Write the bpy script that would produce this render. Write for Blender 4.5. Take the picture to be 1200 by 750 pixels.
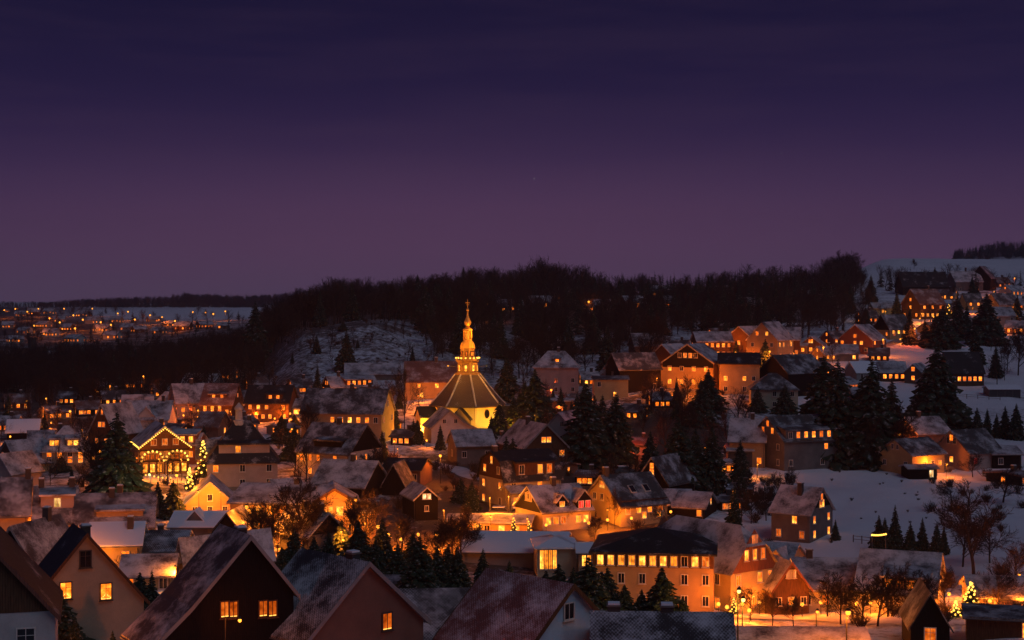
import bpy, math, random
import numpy as np
from mathutils import Vector
R = math.radians
random.seed(7)
for o in list(bpy.data.objects): bpy.data.objects.remove(o)
S = bpy.context.scene
COL = S.collection

# ------------------------------------------------------------------ camera
F, HOR, ZC = 1840.0, 345.0, 60.0          # focal length in photo pixels, horizon row, eye height
cd = bpy.data.cameras.new('camera'); cam = bpy.data.objects.new('camera', cd); COL.objects.link(cam)
cd.sensor_width = 36.0; cd.lens = 36.0*F/1200.0; cd.shift_y = -30.0/1200.0
cd.clip_start = 0.5; cd.clip_end = 12000
cam.location = (0, 0, ZC); cam.rotation_euler = (R(90), 0, 0)
S.camera = cam

# ------------------------------------------------------------------ sky
W = bpy.data.worlds.new('World'); S.world = W; W.use_nodes = True
nt = W.node_tree; nt.nodes.clear()
def N(t, typ, **kw):
    n = t.nodes.new(typ)
    for k, v in kw.items(): setattr(n, k, v)
    return n
out = N(nt, 'ShaderNodeOutputWorld'); bg = N(nt, 'ShaderNodeBackground')
tc = N(nt, 'ShaderNodeTexCoord'); sp = N(nt, 'ShaderNodeSeparateXYZ')
nt.links.new(tc.outputs['Generated'], sp.inputs[0])
mr = N(nt, 'ShaderNodeMapRange'); mr.inputs[1].default_value = -0.02; mr.inputs[2].default_value = 0.30
nt.links.new(sp.outputs['Z'], mr.inputs[0])
cr = N(nt, 'ShaderNodeValToRGB'); nt.links.new(mr.outputs[0], cr.inputs[0])
def z2t(z): return (z+0.02)/0.32
SKY = [(-0.02, (.080, .056, .106)), (0.008, (.084, .055, .108)), (0.036, (.090, .044, .104)), (0.062, (.056, .030, .084)),
       (0.092, (.031, .0178, .064)), (0.130, (.0140, .0100, .045)), (0.184, (.0076, .0064, .031)), (0.30, (.0070, .0060, .028))]
while len(cr.color_ramp.elements) < len(SKY): cr.color_ramp.elements.new(0.5)
for e, (z, c) in zip(cr.color_ramp.elements, SKY):
    e.position = z2t(z); e.color = (*c, 1)
cr.color_ramp.interpolation = 'B_SPLINE'
# thin streaks of cloud
mp = N(nt, 'ShaderNodeMapping'); mp.inputs['Scale'].default_value = (3.0, 3.0, 26)
nt.links.new(tc.outputs['Generated'], mp.inputs[0])
nz = N(nt, 'ShaderNodeTexNoise'); nz.inputs['Scale'].default_value = 1.6; nz.inputs['Detail'].default_value = 6; nz.inputs['Roughness'].default_value = .55
nt.links.new(mp.outputs[0], nz.inputs['Vector'])
m2 = N(nt, 'ShaderNodeMapRange'); m2.inputs[1].default_value = .46; m2.inputs[2].default_value = .78; m2.inputs[4].default_value = .15
nt.links.new(nz.outputs[0], m2.inputs[0])
mx = N(nt, 'ShaderNodeMix', data_type='RGBA'); mx.inputs['B'].default_value = (.075, .040, .075, 1)
nt.links.new(m2.outputs[0], mx.inputs['Factor']); nt.links.new(cr.outputs[0], mx.inputs['A'])
# rosier air low over the hills ahead
def wm(op, a, b=None):
    n = N(nt, 'ShaderNodeMath', operation=op)
    for k, x in enumerate((a, b)):
        if x is None: continue
        if isinstance(x, (int, float)): n.inputs[k].default_value = x
        else: nt.links.new(x, n.inputs[k])
    return n.outputs[0]
gx = wm('DIVIDE', wm('ADD', sp.outputs['X'], .03), .30); gzz = wm('DIVIDE', wm('SUBTRACT', sp.outputs['Z'], .036), .040)
gex = wm('MULTIPLY', wm('POWER', 2.718, wm('MULTIPLY', wm('ADD', wm('MULTIPLY', gx, gx), wm('MULTIPLY', gzz, gzz)), -1)), .45)
gex = wm('MULTIPLY', gex, wm('GREATER_THAN', sp.outputs['Y'], 0))
mg = N(nt, 'ShaderNodeMix', data_type='RGBA'); mg.inputs['B'].default_value = (.130, .058, .125, 1)
nt.links.new(gex, mg.inputs['Factor']); nt.links.new(mx.outputs['Result'], mg.inputs['A']); mx = mg
# a few faint stars
vs = N(nt, 'ShaderNodeTexVoronoi'); vs.inputs['Scale'].default_value = 26
nt.links.new(tc.outputs['Generated'], vs.inputs['Vector'])
lt = N(nt, 'ShaderNodeMath', operation='LESS_THAN'); lt.inputs[1].default_value = .012
nt.links.new(vs.outputs['Distance'], lt.inputs[0])
sm = N(nt, 'ShaderNodeMath', operation='MULTIPLY'); sm.inputs[1].default_value = .10; nt.links.new(lt.outputs[0], sm.inputs[0])
ad = N(nt, 'ShaderNodeMix', data_type='RGBA', blend_type='ADD'); ad.inputs['Factor'].default_value = 1
nt.links.new(mx.outputs['Result'], ad.inputs['A']); nt.links.new(sm.outputs[0], ad.inputs['B'])
nt.links.new(ad.outputs['Result'], bg.inputs[0]); bg.inputs[1].default_value = 1.0
nt.links.new(bg.outputs[0], out.inputs[0])

# last blue light of dusk, very soft
sd = bpy.data.lights.new('dusk_light', 'SUN'); sd.energy = 0.38; sd.angle = R(40); sd.color = (.70, .77, 1.0)
so = bpy.data.objects.new('dusk_light', sd); COL.objects.link(so)
so.rotation_euler = (R(32), R(28), 0)
S.view_settings.view_transform = 'Standard'; S.view_settings.look = 'None'
S.view_settings.exposure = 0; S.view_settings.gamma = 1; S.view_settings.use_curve_mapping = False

# ------------------------------------------------------------------ materials
MATS = {}
def newmat(name):
    m = bpy.data.materials.new(name); m.use_nodes = True; MATS[name] = m
    t = m.node_tree; b = t.nodes['Principled BSDF']
    return m, t, b
def lk(t, a, b): t.links.new(a, b)
def coord(t, scale=(1, 1, 1), kind='Object'):
    c = N(t, 'ShaderNodeTexCoord'); m = N(t, 'ShaderNodeMapping'); m.inputs['Scale'].default_value = scale
    lk(t, c.outputs[kind], m.inputs[0]); return m.outputs[0]
def noise(t, vec, scale, detail=4, rough=.55):
    n = N(t, 'ShaderNodeTexNoise'); n.inputs['Scale'].default_value = scale; n.inputs['Detail'].default_value = detail; n.inputs['Roughness'].default_value = rough
    if vec is not None: lk(t, vec, n.inputs['Vector'])
    return n.outputs[0]
def mrange(t, v, a, b, c=0, d=1):
    n = N(t, 'ShaderNodeMapRange'); lk(t, v, n.inputs[0])
    for i, x in zip((1, 2, 3, 4), (a, b, c, d)): n.inputs[i].default_value = x
    return n.outputs[0]
def mixc(t, f, A, B, blend='MIX'):
    n = N(t, 'ShaderNodeMix', data_type='RGBA', blend_type=blend)
    for s, x in (('A', A), ('B', B)):
        if isinstance(x, tuple): n.inputs[s].default_value = (*x, 1)
        else: lk(t, x, n.inputs[s])
    if isinstance(f, float): n.inputs['Factor'].default_value = f
    else: lk(t, f, n.inputs['Factor'])
    return n.outputs['Result']
def mth(t, op, a, b=None):
    n = N(t, 'ShaderNodeMath', operation=op)
    for i, x in enumerate((a, b)):
        if x is None: continue
        if isinstance(x, (int, float)): n.inputs[i].default_value = x
        else: lk(t, x, n.inputs[i])
    return n.outputs[0]
def bump(t, b, h, strength=.5, dist=.05):
    n = N(t, 'ShaderNodeBump'); n.inputs['Strength'].default_value = strength; n.inputs['Distance'].default_value = dist
    lk(t, h, n.inputs['Height']); lk(t, n.outputs[0], b.inputs['Normal'])

WALLS = ('tan', 'yellow', 'white', 'grey', 'pink', 'ochre', 'cream', 'brick', 'stone')
def plaster(name, c, var=.25, rough=.85):
    if name in WALLS: c = tuple(x*.66 for x in c)
    m, t, b = newmat(name); v = coord(t)
    n1 = noise(t, v, .6, 5); n2 = noise(t, v, 9, 3)
    dk = tuple(x*(1-var) for x in c)
    col = mixc(t, mrange(t, n1, .35, .7), c, dk)
    col = mixc(t, mrange(t, n2, .45, .75, 0, .35), col, tuple(x*.6 for x in c))
    lk(t, col, b.inputs['Base Color']); b.inputs['Roughness'].default_value = rough
    bump(t, b, n2, .25, .02); return m
def boards(name, c, pitch=.16, vertical=True):
    m, t, b = newmat(name); v = coord(t)
    s = N(t, 'ShaderNodeSeparateXYZ'); lk(t, v, s.inputs[0])
    ax = mth(t, 'ADD', s.outputs['X'], s.outputs['Y']) if vertical else s.outputs['Z']
    f = mth(t, 'FRACT', mth(t, 'DIVIDE', ax, pitch))
    gap = mrange(t, mth(t, 'ABSOLUTE', mth(t, 'SUBTRACT', f, .5)), .42, .48, 1, 0)
    n1 = noise(t, coord(t, (6, 6, .8) if vertical else (.8, .8, 6)), 1.5, 5)
    col = mixc(t, mrange(t, n1, .3, .7), c, tuple(x*.5 for x in c))
    col = mixc(t, gap, tuple(x*.2 for x in c), col)
    lk(t, col, b.inputs['Base Color']); b.inputs['Roughness'].default_value = .75
    bump(t, b, gap, .6, .03); return m
SNOWC = (.74, .77, .82)
def roofmat(name, tile, snow, lattice=True, pitch=.42, big=.35):
    """slates with frost / snow lying on them; snow = share of cover"""
    m, t, b = newmat(name); v = coord(t)
    s = N(t, 'ShaderNodeSeparateXYZ'); lk(t, v, s.inputs[0])
    k = 2*math.pi/pitch/2
    up = mth(t, 'MULTIPLY', s.outputs['Z'], 1.35)
    a = mth(t, 'SINE', mth(t, 'MULTIPLY', mth(t, 'ADD', s.outputs['X'], up), k))
    c = mth(t, 'SINE', mth(t, 'MULTIPLY', mth(t, 'SUBTRACT', s.outputs['X'], up), k))
    lat = mth(t, 'MULTIPLY', mth(t, 'ADD', mth(t, 'ABSOLUTE', a), mth(t, 'ABSOLUTE', c)), .5)
    inf = N(t, 'ShaderNodeObjectInfo')
    sh = N(t, 'ShaderNodeVectorMath', operation='ADD'); lk(t, v, sh.inputs[0])
    cx = N(t, 'ShaderNodeCombineXYZ')
    for i in range(3): lk(t, mth(t, 'MULTIPLY', inf.outputs['Random'], 37.0+i*11), cx.inputs[i])
    lk(t, cx.outputs[0], sh.inputs[1]); vv = sh.outputs[0]
    n1 = noise(t, vv, big, 7, .66); n2 = noise(t, vv, 4.5, 5, .7)
    h = mth(t, 'ADD', mth(t, 'MULTIPLY', n1, 1.3), mth(t, 'MULTIPLY', n2, .45))
    if lattice: h = mth(t, 'ADD', h, mth(t, 'MULTIPLY', lat, -.22))
    mid = (.875 - (.14 if lattice else 0)) + (.5-snow)*.9
    f = mrange(t, h, mid-.16, mid+.16)
    tl = mixc(t, mrange(t, n2, .3, .7), tile, tuple(x*.55 for x in tile))
    lk(t, mixc(t, f, tl, SNOWC if 'white' in name else (.50, .50, .53)), b.inputs['Base Color'])
    b.inputs['Roughness'].default_value = .6
    bump(t, b, mth(t, 'ADD', lat, mth(t, 'MULTIPLY', f, .8)) if lattice else mth(t, 'ADD', n2, f), .5, .05)
    return m
def emit(name, c, s, varied=False, sample=False):
    m = bpy.data.materials.new(name); m.use_nodes = True; MATS[name] = m
    t = m.node_tree; t.nodes.clear()
    o = N(t, 'ShaderNodeOutputMaterial'); e = N(t, 'ShaderNodeEmission')
    e.inputs[0].default_value = (*c, 1); e.inputs[1].default_value = s
    if varied:   # a lit room behind glass and curtain: uneven, every window different
        inf = N(t, 'ShaderNodeObjectInfo'); v = coord(t)
        sh = N(t, 'ShaderNodeVectorMath', operation='ADD'); lk(t, v, sh.inputs[0])
        cx = N(t, 'ShaderNodeCombineXYZ')
        for i in range(3): lk(t, mth(t, 'MULTIPLY', inf.outputs['Random'], 51.0+i*17), cx.inputs[i])
        lk(t, cx.outputs[0], sh.inputs[1])
        n1 = noise(t, sh.outputs[0], 1.7, 2)
        g = mth(t, 'MULTIPLY', mrange(t, n1, .3, .7, .45, 1.45), mrange(t, inf.outputs['Random'], 0, 1, .5, 1.25))
        lk(t, mth(t, 'MULTIPLY', g, s), e.inputs[1])
        c2 = mixc(t, mrange(t, inf.outputs['Random'], 0, 1), (c[0], c[1]*.72, c[2]*.6), (c[0], min(1, c[1]*1.55), c[2]*3.2))
        lk(t, mixc(t, mrange(t, n1, .35, .7), (c[0]*.9, c[1]*.62, c[2]*.4), c2), e.inputs[0])
    lk(t, e.outputs[0], o.inputs[0])
    m.cycles.emission_sampling = 'AUTO' if sample else 'NONE'
    return m

plaster('tan', (.50, .40, .28)); plaster('yellow', (.62, .50, .25)); plaster('white', (.70, .68, .64)); plaster('grey', (.36, .35, .34))
plaster('pink', (.55, .42, .37)); plaster('ochre', (.58, .40, .20)); plaster('blue', (.46, .60, .68)); plaster('cream', (.66, .58, .42))
plaster('brick', (.24, .13, .09)); plaster('stone', (.22, .20, .19), .4); plaster('churchwall', (.74, .62, .36), .12)
boards('darkwood', (.012, .009, .008)); boards('brownwood', (.13, .065, .035)); boards('redwood', (.22, .075, .040))
boards('slatewall', (.06, .055, .055), .3, False); plaster('beam', (.035, .022, .016))
roofmat('roof_bare', (.030, .030, .033), .22, False); roofmat('roof_frost', (.045, .036, .036), .44, True, .25); roofmat('roof_half', (.05, .045, .045), .38, False)
roofmat('roof_snow', (.06, .05, .05), .55, False); roofmat('roof_white', (.1, .1, .1), 1.05, False); roofmat('roof_red', (.17, .070, .055), .44, True, .24)
roofmat('roof_redbare', (.16, .070, .048), .34); roofmat('roof_church', (.13, .080, .050), .16, True, .6)
plaster('frame', (.62, .58, .52)); plaster('darkframe', (.06, .045, .035)); plaster('metal', (.10, .10, .105), .2, .5); plaster('copper', (.48, .27, .07), .45, .5); plaster('lampmetal', (.010, .010, .011), .2, .6)
plaster('snowcap', SNOWC, .08); plaster('soot', (.055, .045, .042), .5); plaster('garage', (.05, .05, .055))
m, t, b = newmat('gold'); b.inputs['Base Color'].default_value = (.82, .48, .08, 1); b.inputs['Metallic'].default_value = .15; b.inputs['Roughness'].default_value = .4
m, t, b = newmat('glass'); b.inputs['Base Color'].default_value = (.012, .012, .016, 1); b.inputs['Roughness'].default_value = .12
emit('lit', (1, .22, .011), 2.5, True); emit('lit_yellow', (1, .34, .024), 2.4, True); emit('lit_dim', (1, .19, .012), .9, True)
emit('lit_red', (1, .05, .03), 1.6, True); emit('candle', (1, .52, .09), 2.2); emit('bulb', (1, .50, .07), 3.2); emit('lamp_orange', (1, .33, .03), 3.2)
emit('lamp_white', (1, .66, .16), 3.0); emit('lit_white', (1, .70, .22), 1.7, True); emit('lamp_green', (.7, 1, .30), 2.5); emit('bulb_red', (1, .08, .04), 3.0)
m, t, b = newmat('bark'); v = coord(t); lk(t, mixc(t, noise(t, v, 4, 3), (.030, .022, .018), (.055, .042, .036)), b.inputs['Base Color']); b.inputs['Roughness'].default_value = .95
m, t, b = newmat('twig'); b.inputs['Base Color'].default_value = (.040, .028, .024, 1); b.inputs['Roughness'].default_value = .95
m, t, b = newmat('needles'); v = coord(t); nn = noise(t, v, 2.5, 3)
lk(t, mixc(t, mrange(t, nn, .58, .78, 0, .40), mixc(t, nn, (.012, .022, .014), (.030, .046, .026)), SNOWC), b.inputs['Base Color']); b.inputs['Roughness'].default_value = .85
m, t, b = newmat('scrubtwig'); b.inputs['Base Color'].default_value = (.060, .040, .030, 1); b.inputs['Roughness'].default_value = .95

for k_ in ('bark', 'twig', 'needles', 'scrubtwig', 'darkwood', 'brownwood', 'beam', 'roof_bare'):
    MATS[k_].node_tree.nodes['Principled BSDF'].inputs['Specular IOR Level'].default_value = .12

# ------------------------------------------------------------------ mesh helpers
class MB:
    def __init__(s): s.v, s.f, s.m, s.mats = [], [], [], []
    def mi(s, mat):
        if mat not in s.mats: s.mats.append(mat)
        return s.mats.index(mat)
    def add(s, vs, fs, mat):
        o = len(s.v); s.v += [tuple(p) for p in vs]; k = s.mi(mat)
        for f in fs: s.f.append(tuple(i+o for i in f)); s.m.append(k)
    def box(s, a, b, mat):
        (x0, y0, z0), (x1, y1, z1) = a, b
        s.add([(x0, y0, z0), (x1, y0, z0), (x1, y1, z0), (x0, y1, z0), (x0, y0, z1), (x1, y0, z1), (x1, y1, z1), (x0, y1, z1)],
              [(0, 3, 2, 1), (4, 5, 6, 7), (0, 1, 5, 4), (1, 2, 6, 5), (2, 3, 7, 6), (3, 0, 4, 7)], mat)
    def ext(s, poly, x0, x1, mat, axis='x'):
        """poly in (y,z) extruded along x  (axis 'y': poly in (x,z) extruded along y)"""
        n = len(poly)
        P = (lambda q, e: (e, q[0], q[1])) if axis == 'x' else (lambda q, e: (q[0], e, q[1]))
        vs = [P(q, x0) for q in poly]+[P(q, x1) for q in poly]
        fs = [tuple(range(n)), tuple(range(2*n-1, n-1, -1))]+[(i, i+n, (i+1) % n+n, (i+1) % n) for i in range(n)]
        s.add(vs, fs, mat)
    def tube(s, a, b, r0, r1, mat, n=6, cap=False):
        a, b = Vector(a), Vector(b); d = (b-a)
        if d.length < 1e-6: return
        d.normalize(); u = d.orthogonal().normalized(); w = d.cross(u)
        vs = []
        for p, r in ((a, r0), (b, r1)):
            for i in range(n):
                t_ = 2*math.pi*i/n; vs.append(p+(u*math.cos(t_)+w*math.sin(t_))*r)
        fs = [(i, (i+1) % n, (i+1) % n+n, i+n) for i in range(n)]
        if cap: fs += [tuple(range(n-1, -1, -1)), tuple(range(n, 2*n))]
        s.add(vs, fs, mat)
    def lathe(s, prof, n, mat, rot=0, c=(0, 0, 0)):
        vs = []
        for r, z in prof:
            for i in range(n):
                t_ = rot+2*math.pi*i/n; vs.append((c[0]+r*math.cos(t_), c[1]+r*math.sin(t_), c[2]+z))
        fs = []
        for k in range(len(prof)-1):
            for i in range(n): fs.append((k*n+i, k*n+(i+1) % n, (k+1)*n+(i+1) % n, (k+1)*n+i))
        fs.append(tuple(range(n-1, -1, -1))); fs.append(tuple(range((len(prof)-1)*n, len(prof)*n)))
        s.add(vs, fs, mat)
    def mesh(s, name, smooth=False):
        me = bpy.data.meshes.new(name); me.from_pydata(s.v, [], s.f)
        for k in s.mats: me.materials.append(MATS[k])
        me.polygons.foreach_set('material_index', s.m)
        if smooth: me.polygons.foreach_set('use_smooth', [True]*len(me.polygons))
        me.update(); return me
    def build(s, name, parent=None, loc=(0, 0, 0), rz=0, smooth=False):
        return link(name, s.mesh(name, smooth), parent, loc, rz)
def link(name, me, parent=None, loc=(0, 0, 0), rz=0, sc=None):
    o = bpy.data.objects.new(name, me); COL.objects.link(o); o.parent = parent; o.location = loc
    if rz: o.rotation_euler = (0, 0, rz)
    if sc: o.scale = sc
    return o
def tag(o, label, cat, group=None):
    o['label'] = label; o['category'] = cat
    if group: o['group'] = group
    return o
def kind(o, k): o['kind'] = k; return o
def empty(name, loc, rz, label, cat, group=None):
    o = link(name, None, None, loc, rz); o.empty_display_size = .5
    return tag(o, label, cat, group)

# ------------------------------------------------------------------ terrain: depth below the eye, by bearing column and distance
YK = [-200, 0, 20, 40, 60, 90, 130, 150, 200, 250, 300, 350, 400, 450, 500, 560, 640, 750, 900, 1100, 1400, 1800, 2500, 3300, 3700]
near = [-6, 2.2, 5, 13, 20, 26, 30]
TD = {
 -900: [31.0, 33.0, 33.0, 33.0, 33.0, 32.5, 32.0, 31.0, 31.0, 30.0, 28.0, 25.0, 20.0, 18.5, 17.0, 20, 18, 18],
 0: [31.0, 33.0, 33.0, 33.0, 32.5, 32.0, 31.5, 31.0, 30.5, 30.0, 29.0, 27.0, 23.0, 18.5, 17.0, 20, 18, 18],
 180: [31.0, 33.0, 33.0, 33.0, 32.3, 31.5, 30.8, 30.0, 29.5, 29.0, 28.0, 26.0, 23.0, 18.5, 17.0, 20, 18, 18],
 290: [31.0, 33.0, 33.3, 33.0, 32.0, 30.5, 28.0, 25.5, 24.5, 24.0, 23.0, 21.0, 19.0, 18.5, 17.0, 20, 18, 18],
 360: [31.0, 33.5, 33.6, 33.2, 31.8, 28.5, 18.5, 10.8, 12.0, 13.0, 12.0, 11.0, 14, 24, 22, 14, 8, 6],
 430: [31.5, 34.0, 34.0, 33.3, 31.8, 27.5, 19.0, 8.3, 9.5, 10.0, 8.0, 6.0, 14, 24, 22, 14, 8, 6],
 500: [32.0, 34.5, 34.2, 33.3, 31.7, 26.5, 20.5, 13.0, 10.5, 9.5, 6.0, 3.0, 14, 24, 22, 14, 8, 6],
 560: [32.0, 35.0, 34.4, 33.3, 31.5, 26.5, 22.0, 16.5, 12.0, 10.0, 5.0, 1.0, 14, 24, 22, 14, 8, 6],
 650: [32.5, 35.5, 34.6, 33.3, 31.5, 27.5, 24.0, 20.0, 15.0, 10.0, 4.0, 0.0, 14, 24, 22, 14, 8, 6],
 800: [33.5, 37.5, 35.2, 33.0, 29.5, 24.7, 20.6, 17.5, 14.5, 10.0, 5.0, -1.0, 14, 24, 22, 14, 8, 6],
 900: [34.0, 38.5, 35.8, 33.0, 30.0, 25.0, 20.5, 17.0, 14.0, 9.5, 3.0, -5.0, 14, 24, 22, 14, 8, 6],
 1050: [34, 37.5, 35.2, 33, 31, 26, 21.5, 17, 12.5, 8, 0, -13, -26, -24, -28, -44, -50, -50],
 1200: [33, 36.5, 35, 33, 31, 26.5, 22, 17.5, 13, 8, 1, -12, -25, -28, -40, -72, -90, -90],
 2200: [32, 35, 34, 33, 31, 27, 23, 18, 13, 8, 0, -12, -22, -28, -42, -78, -95, -95]}
UK = sorted(TD)
YT = np.unique(np.concatenate([np.linspace(-200, 700, 901), np.linspace(700, 3700, 601)]))
TAB = []
for u in UK:
    col = np.interp(YT, YK, near+TD[u])
    n1 = 900; k = np.hanning(31); k /= k.sum()
    a = np.pad(col, 15, mode='edge'); TAB.append(np.convolve(a, k, 'valid'))
TAB = np.array(TAB)
def depth(u, Y):
    u = min(max(u, UK[0]+1e-3), UK[-1]-1e-3)
    i = max(j for j in range(len(UK)-1) if UK[j] <= u)
    f = (u-UK[i])/(UK[i+1]-UK[i]); f = f*f*(3-2*f)
    return np.interp(Y, YT, TAB[i])*(1-f)+np.interp(Y, YT, TAB[i+1])*f
def gz(x, y): return ZC-float(depth(600+F*x/max(y, 60.0), y))
def Yat(px, py):
    d = depth(px, YT); ok = (YT > 70) & (HOR+d*F/np.maximum(YT, 1) <= py)
    return float(YT[np.argmax(ok)]) if ok.any() else 2500.0
def pt(px, py, Y): return Vector(((px-600)/F*Y, Y, ZC-(py-HOR)/F*Y))
def gpt(px, Y): x = (px-600)/F*Y; return Vector((x, Y, gz(x, Y)))
def gpix(px, py): return gpt(px, Yat(px, py))

# ground sheet
us = np.unique(np.concatenate([np.linspace(-900, -60, 40), np.linspace(-60, 1260, 265), np.linspace(1260, 2100, 40)]))
ys = np.concatenate([np.linspace(-150, 60, 22)[:-1], np.linspace(60, 700, 200)[:-1], np.geomspace(700, 3600, 90)])
DT = np.array([np.array(depth(u, ys)) for u in us])
rng = np.random.default_rng(3)
X = (us[:, None]-600)/F*np.maximum(ys, 60)[None, :]; Yg = np.broadcast_to(ys[None, :], X.shape)
def wav(x, y):
    return .16*np.sin(x*.31+1.3*np.sin(y*.13))*np.sin(y*.27+1.1*np.sin(x*.17))+.07*np.sin(x*.83+y*.4)*np.sin(y*.71)
Z = ZC-DT+wav(X, Yg)*np.clip((Yg-40)/60, 0, 1)
nu, ny = X.shape
idx = np.arange(nu*ny).reshape(nu, ny)
fc = np.stack([idx[:-1, :-1], idx[1:, :-1], idx[1:, 1:], idx[:-1, 1:]], -1).reshape(-1, 4)
m, t, b = newmat('ground_snow'); v = coord(t)
at = N(t, 'ShaderNodeAttribute'); at.attribute_name = 'scrub'
n1 = noise(t, v, .055, 6, .65); n2 = noise(t, v, .62, 7, .78); n3 = noise(t, v, 3.0, 3)
h = mth(t, 'ADD', mth(t, 'ADD', mth(t, 'MULTIPLY', n1, .5), mth(t, 'MULTIPLY', n2, .8)), mth(t, 'MULTIPLY', at.outputs['Fac'], .42))
f = mrange(t, h, .80, .95)
dirt = mixc(t, n3, (.030, .022, .018), (.085, .062, .045))
snow = mixc(t, mrange(t, n1, .3, .7), SNOWC, (.60, .63, .69))
lk(t, mixc(t, f, snow, dirt), b.inputs['Base Color']); b.inputs['Roughness'].default_value = .75
bump(t, b, mth(t, 'ADD', n2, mth(t, 'MULTIPLY', n3, .25)), .7, .35)
me = bpy.data.meshes.new('ground'); me.from_pydata(np.stack([X, Yg, Z], -1).reshape(-1, 3).tolist(), [], fc.tolist())
me.materials.append(MATS['ground_snow'])
U = np.broadcast_to(us[:, None], X.shape)
def blob(u0, y0, su, sy): return np.exp(-((U-u0)/su)**2-((Yg-y0)/sy)**2)
scr = .25+.30*blob(470, 205, 110, 40)+.12*blob(430, 480, 130, 50)+.10*blob(620, 480, 170, 90)+.95*blob(100, 560, 260, 210)+.5*blob(120, 1100, 260, 260)+.5*blob(780, 330, 90, 60)+.6*blob(650, 290, 120, 60)+.95*blob(640, 760, 380, 190)+.35*blob(330, 250, 250, 60)+.45*blob(640, 250, 190, 110)+.3*blob(820, 420, 160, 70)+.3*blob(1080, 175, 140, 25)+1.1*blob(1230, 2350, 120, 420)+.8*blob(-60, 1900, 170, 800)
scr -= .9*blob(1040, 265, 110, 55)+.9*blob(1100, 1050, 180, 260)+.5*blob(1040, 430, 90, 50)+.9*blob(215, 1500, 90, 230)
a = me.attributes.new('scrub', 'FLOAT', 'POINT'); a.data.foreach_set('value', np.clip(scr, -.6, 1).reshape(-1).astype(np.float32))
me.polygons.foreach_set('use_smooth', [True]*len(me.polygons))
kind(link('ground', me), 'structure')

# lanes cleared of snow, 5 cm above the ground sheet
plaster('lane', (.30, .27, .26), .5); plaster('lane_snow', (.52, .53, .56), .3)
def lane(name, pts, w, mat, lift=.10):
    P_ = [gpix(*p) if len(p) == 2 else gpt(p[0], p[2]) for p in pts]
    Q = []
    for i in range(len(P_)-1):
        for k in range(8):
            q = P_[i].lerp(P_[i+1], k/8); Q.append(q)
    Q.append(P_[-1]); mb = MB(); vs = []
    for i, q in enumerate(Q):
        d = (Q[min(i+1, len(Q)-1)]-Q[max(i-1, 0)]); n_ = Vector((-d.y, d.x, 0)).normalized()
        for j in range(5):
            p = q+n_*w*(j/4-.5); vs.append((p.x, p.y, gz(p.x, p.y)+float(wav(p.x, p.y))+lift))
    mb.add(vs, [(5*i+j, 5*i+j+1, 5*i+6+j, 5*i+5+j) for i in range(len(Q)-1) for j in range(4)], mat)
    return kind(mb.build(name, smooth=True), 'structure')
lane('lane', [(500, 543), (535, 551), (560, 562), (610, 566)], 4.0, 'lane_snow')
lane('lane', [(985, 418), (1020, 410), (1050, 401), (1074, 392)], 4.5, 'lane')
lane('lane', [(1120, 347), (1165, 342), (1230, 342)], 5, 'lane')
lane('lane', [(770, 722), (860, 722), (960, 724), (1100, 730)], 7, 'lane_snow')
lane('lane', [(160, 562), (200, 563), (235, 566), (300, 582)], 9, 'lane_snow')
lane('lane', [(850, 425), (905, 421), (960, 416)], 4.5, 'lane')
# ------------------------------------------------------------------ houses
WIN = {}
PANE = {'D': 'glass', 'L': 'lit', 'Y': 'lit_yellow', 'A': 'lit', 'R': 'lit_red', 'W': 'lit_white', 'd': 'lit_dim', 'a': 'lit_dim'}
def win_mesh(w, h, k, fr, joined):
    """frame with cross bars, sill; pane; candle arch where k is A"""
    key = (round(w, 2), round(h, 2), k, fr, joined)
    if key in WIN: return WIN[key]
    f = MB(); e = .09
    for a, b_ in (((-w/2-e, -.09, -h/2-e), (-w/2, 0, h/2+e)), ((w/2, -.09, -h/2-e), (w/2+e, 0, h/2+e)),
                  ((-w/2, -.088, h/2), (w/2, 0, h/2+e)), ((-w/2, -.088, -h/2-e), (w/2, 0, -h/2)),
                  ((-w/2-.16, -.17, -h/2-e-.06), (w/2+.16, 0, -h/2-e+.002))): f.box(a, b_, fr)
    f.box((-.022, -.07, -h/2), (.022, -.02, h/2), fr)
    if h > 1.25 and not joined: f.box((-w/2, -.068, h*.18), (w/2, -.02, h*.18+.03), fr)
    p = f if joined else MB()
    p.box((-w/2, -.03, -h/2), (w/2, -.005, h/2), PANE[k])
    if k in 'Aa':
        n = 7
        for i in range(n):
            q = (i/(n-1)-.5)*w*.84
            if k == 'a': break
            zz = -h/2+.08+.24*h*(1-abs(2*i/(n-1)-1))**.9
            p.box((q-.035, -.062, zz), (q+.035, -.035, zz+.10), 'candle')
        p.box((-w*.45, -.06, -h/2+.02), (w*.45, -.034, -h/2+.08), 'candle')
    WIN[key] = (f.mesh('window'), None if joined else p.mesh('pane')); return WIN[key]
def add_window(parent, loc, rz, w, h, k, fr='frame', joined=False):
    a, b_ = win_mesh(w, h, k, fr, joined)
    o = link('window', a, parent, loc, rz)
    if b_: link('pane', b_, o)
    return o
def zprof(prof, y):
    for (y0, z0), (y1, z1) in zip(prof, prof[1:]):
        if y0 <= y <= y1: return z0+(z1-z0)*(y-y0)/(y1-y0)
    return prof[0][1]
def yprof(prof, z):
    """left and right y where the profile has height z"""
    k = max(range(len(prof)), key=lambda i: prof[i][1])
    def s(seq):
        for (y0, z0), (y1, z1) in zip(seq, seq[1:]):
            if z0 <= z <= z1 and z1 > z0: return y0+(y1-y0)*(z-z0)/(z1-z0)
        return seq[0][0]
    return s(prof[:k+1]), s(prof[k:][::-1])
CHECK = []
LIGHTN = [0]
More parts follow.
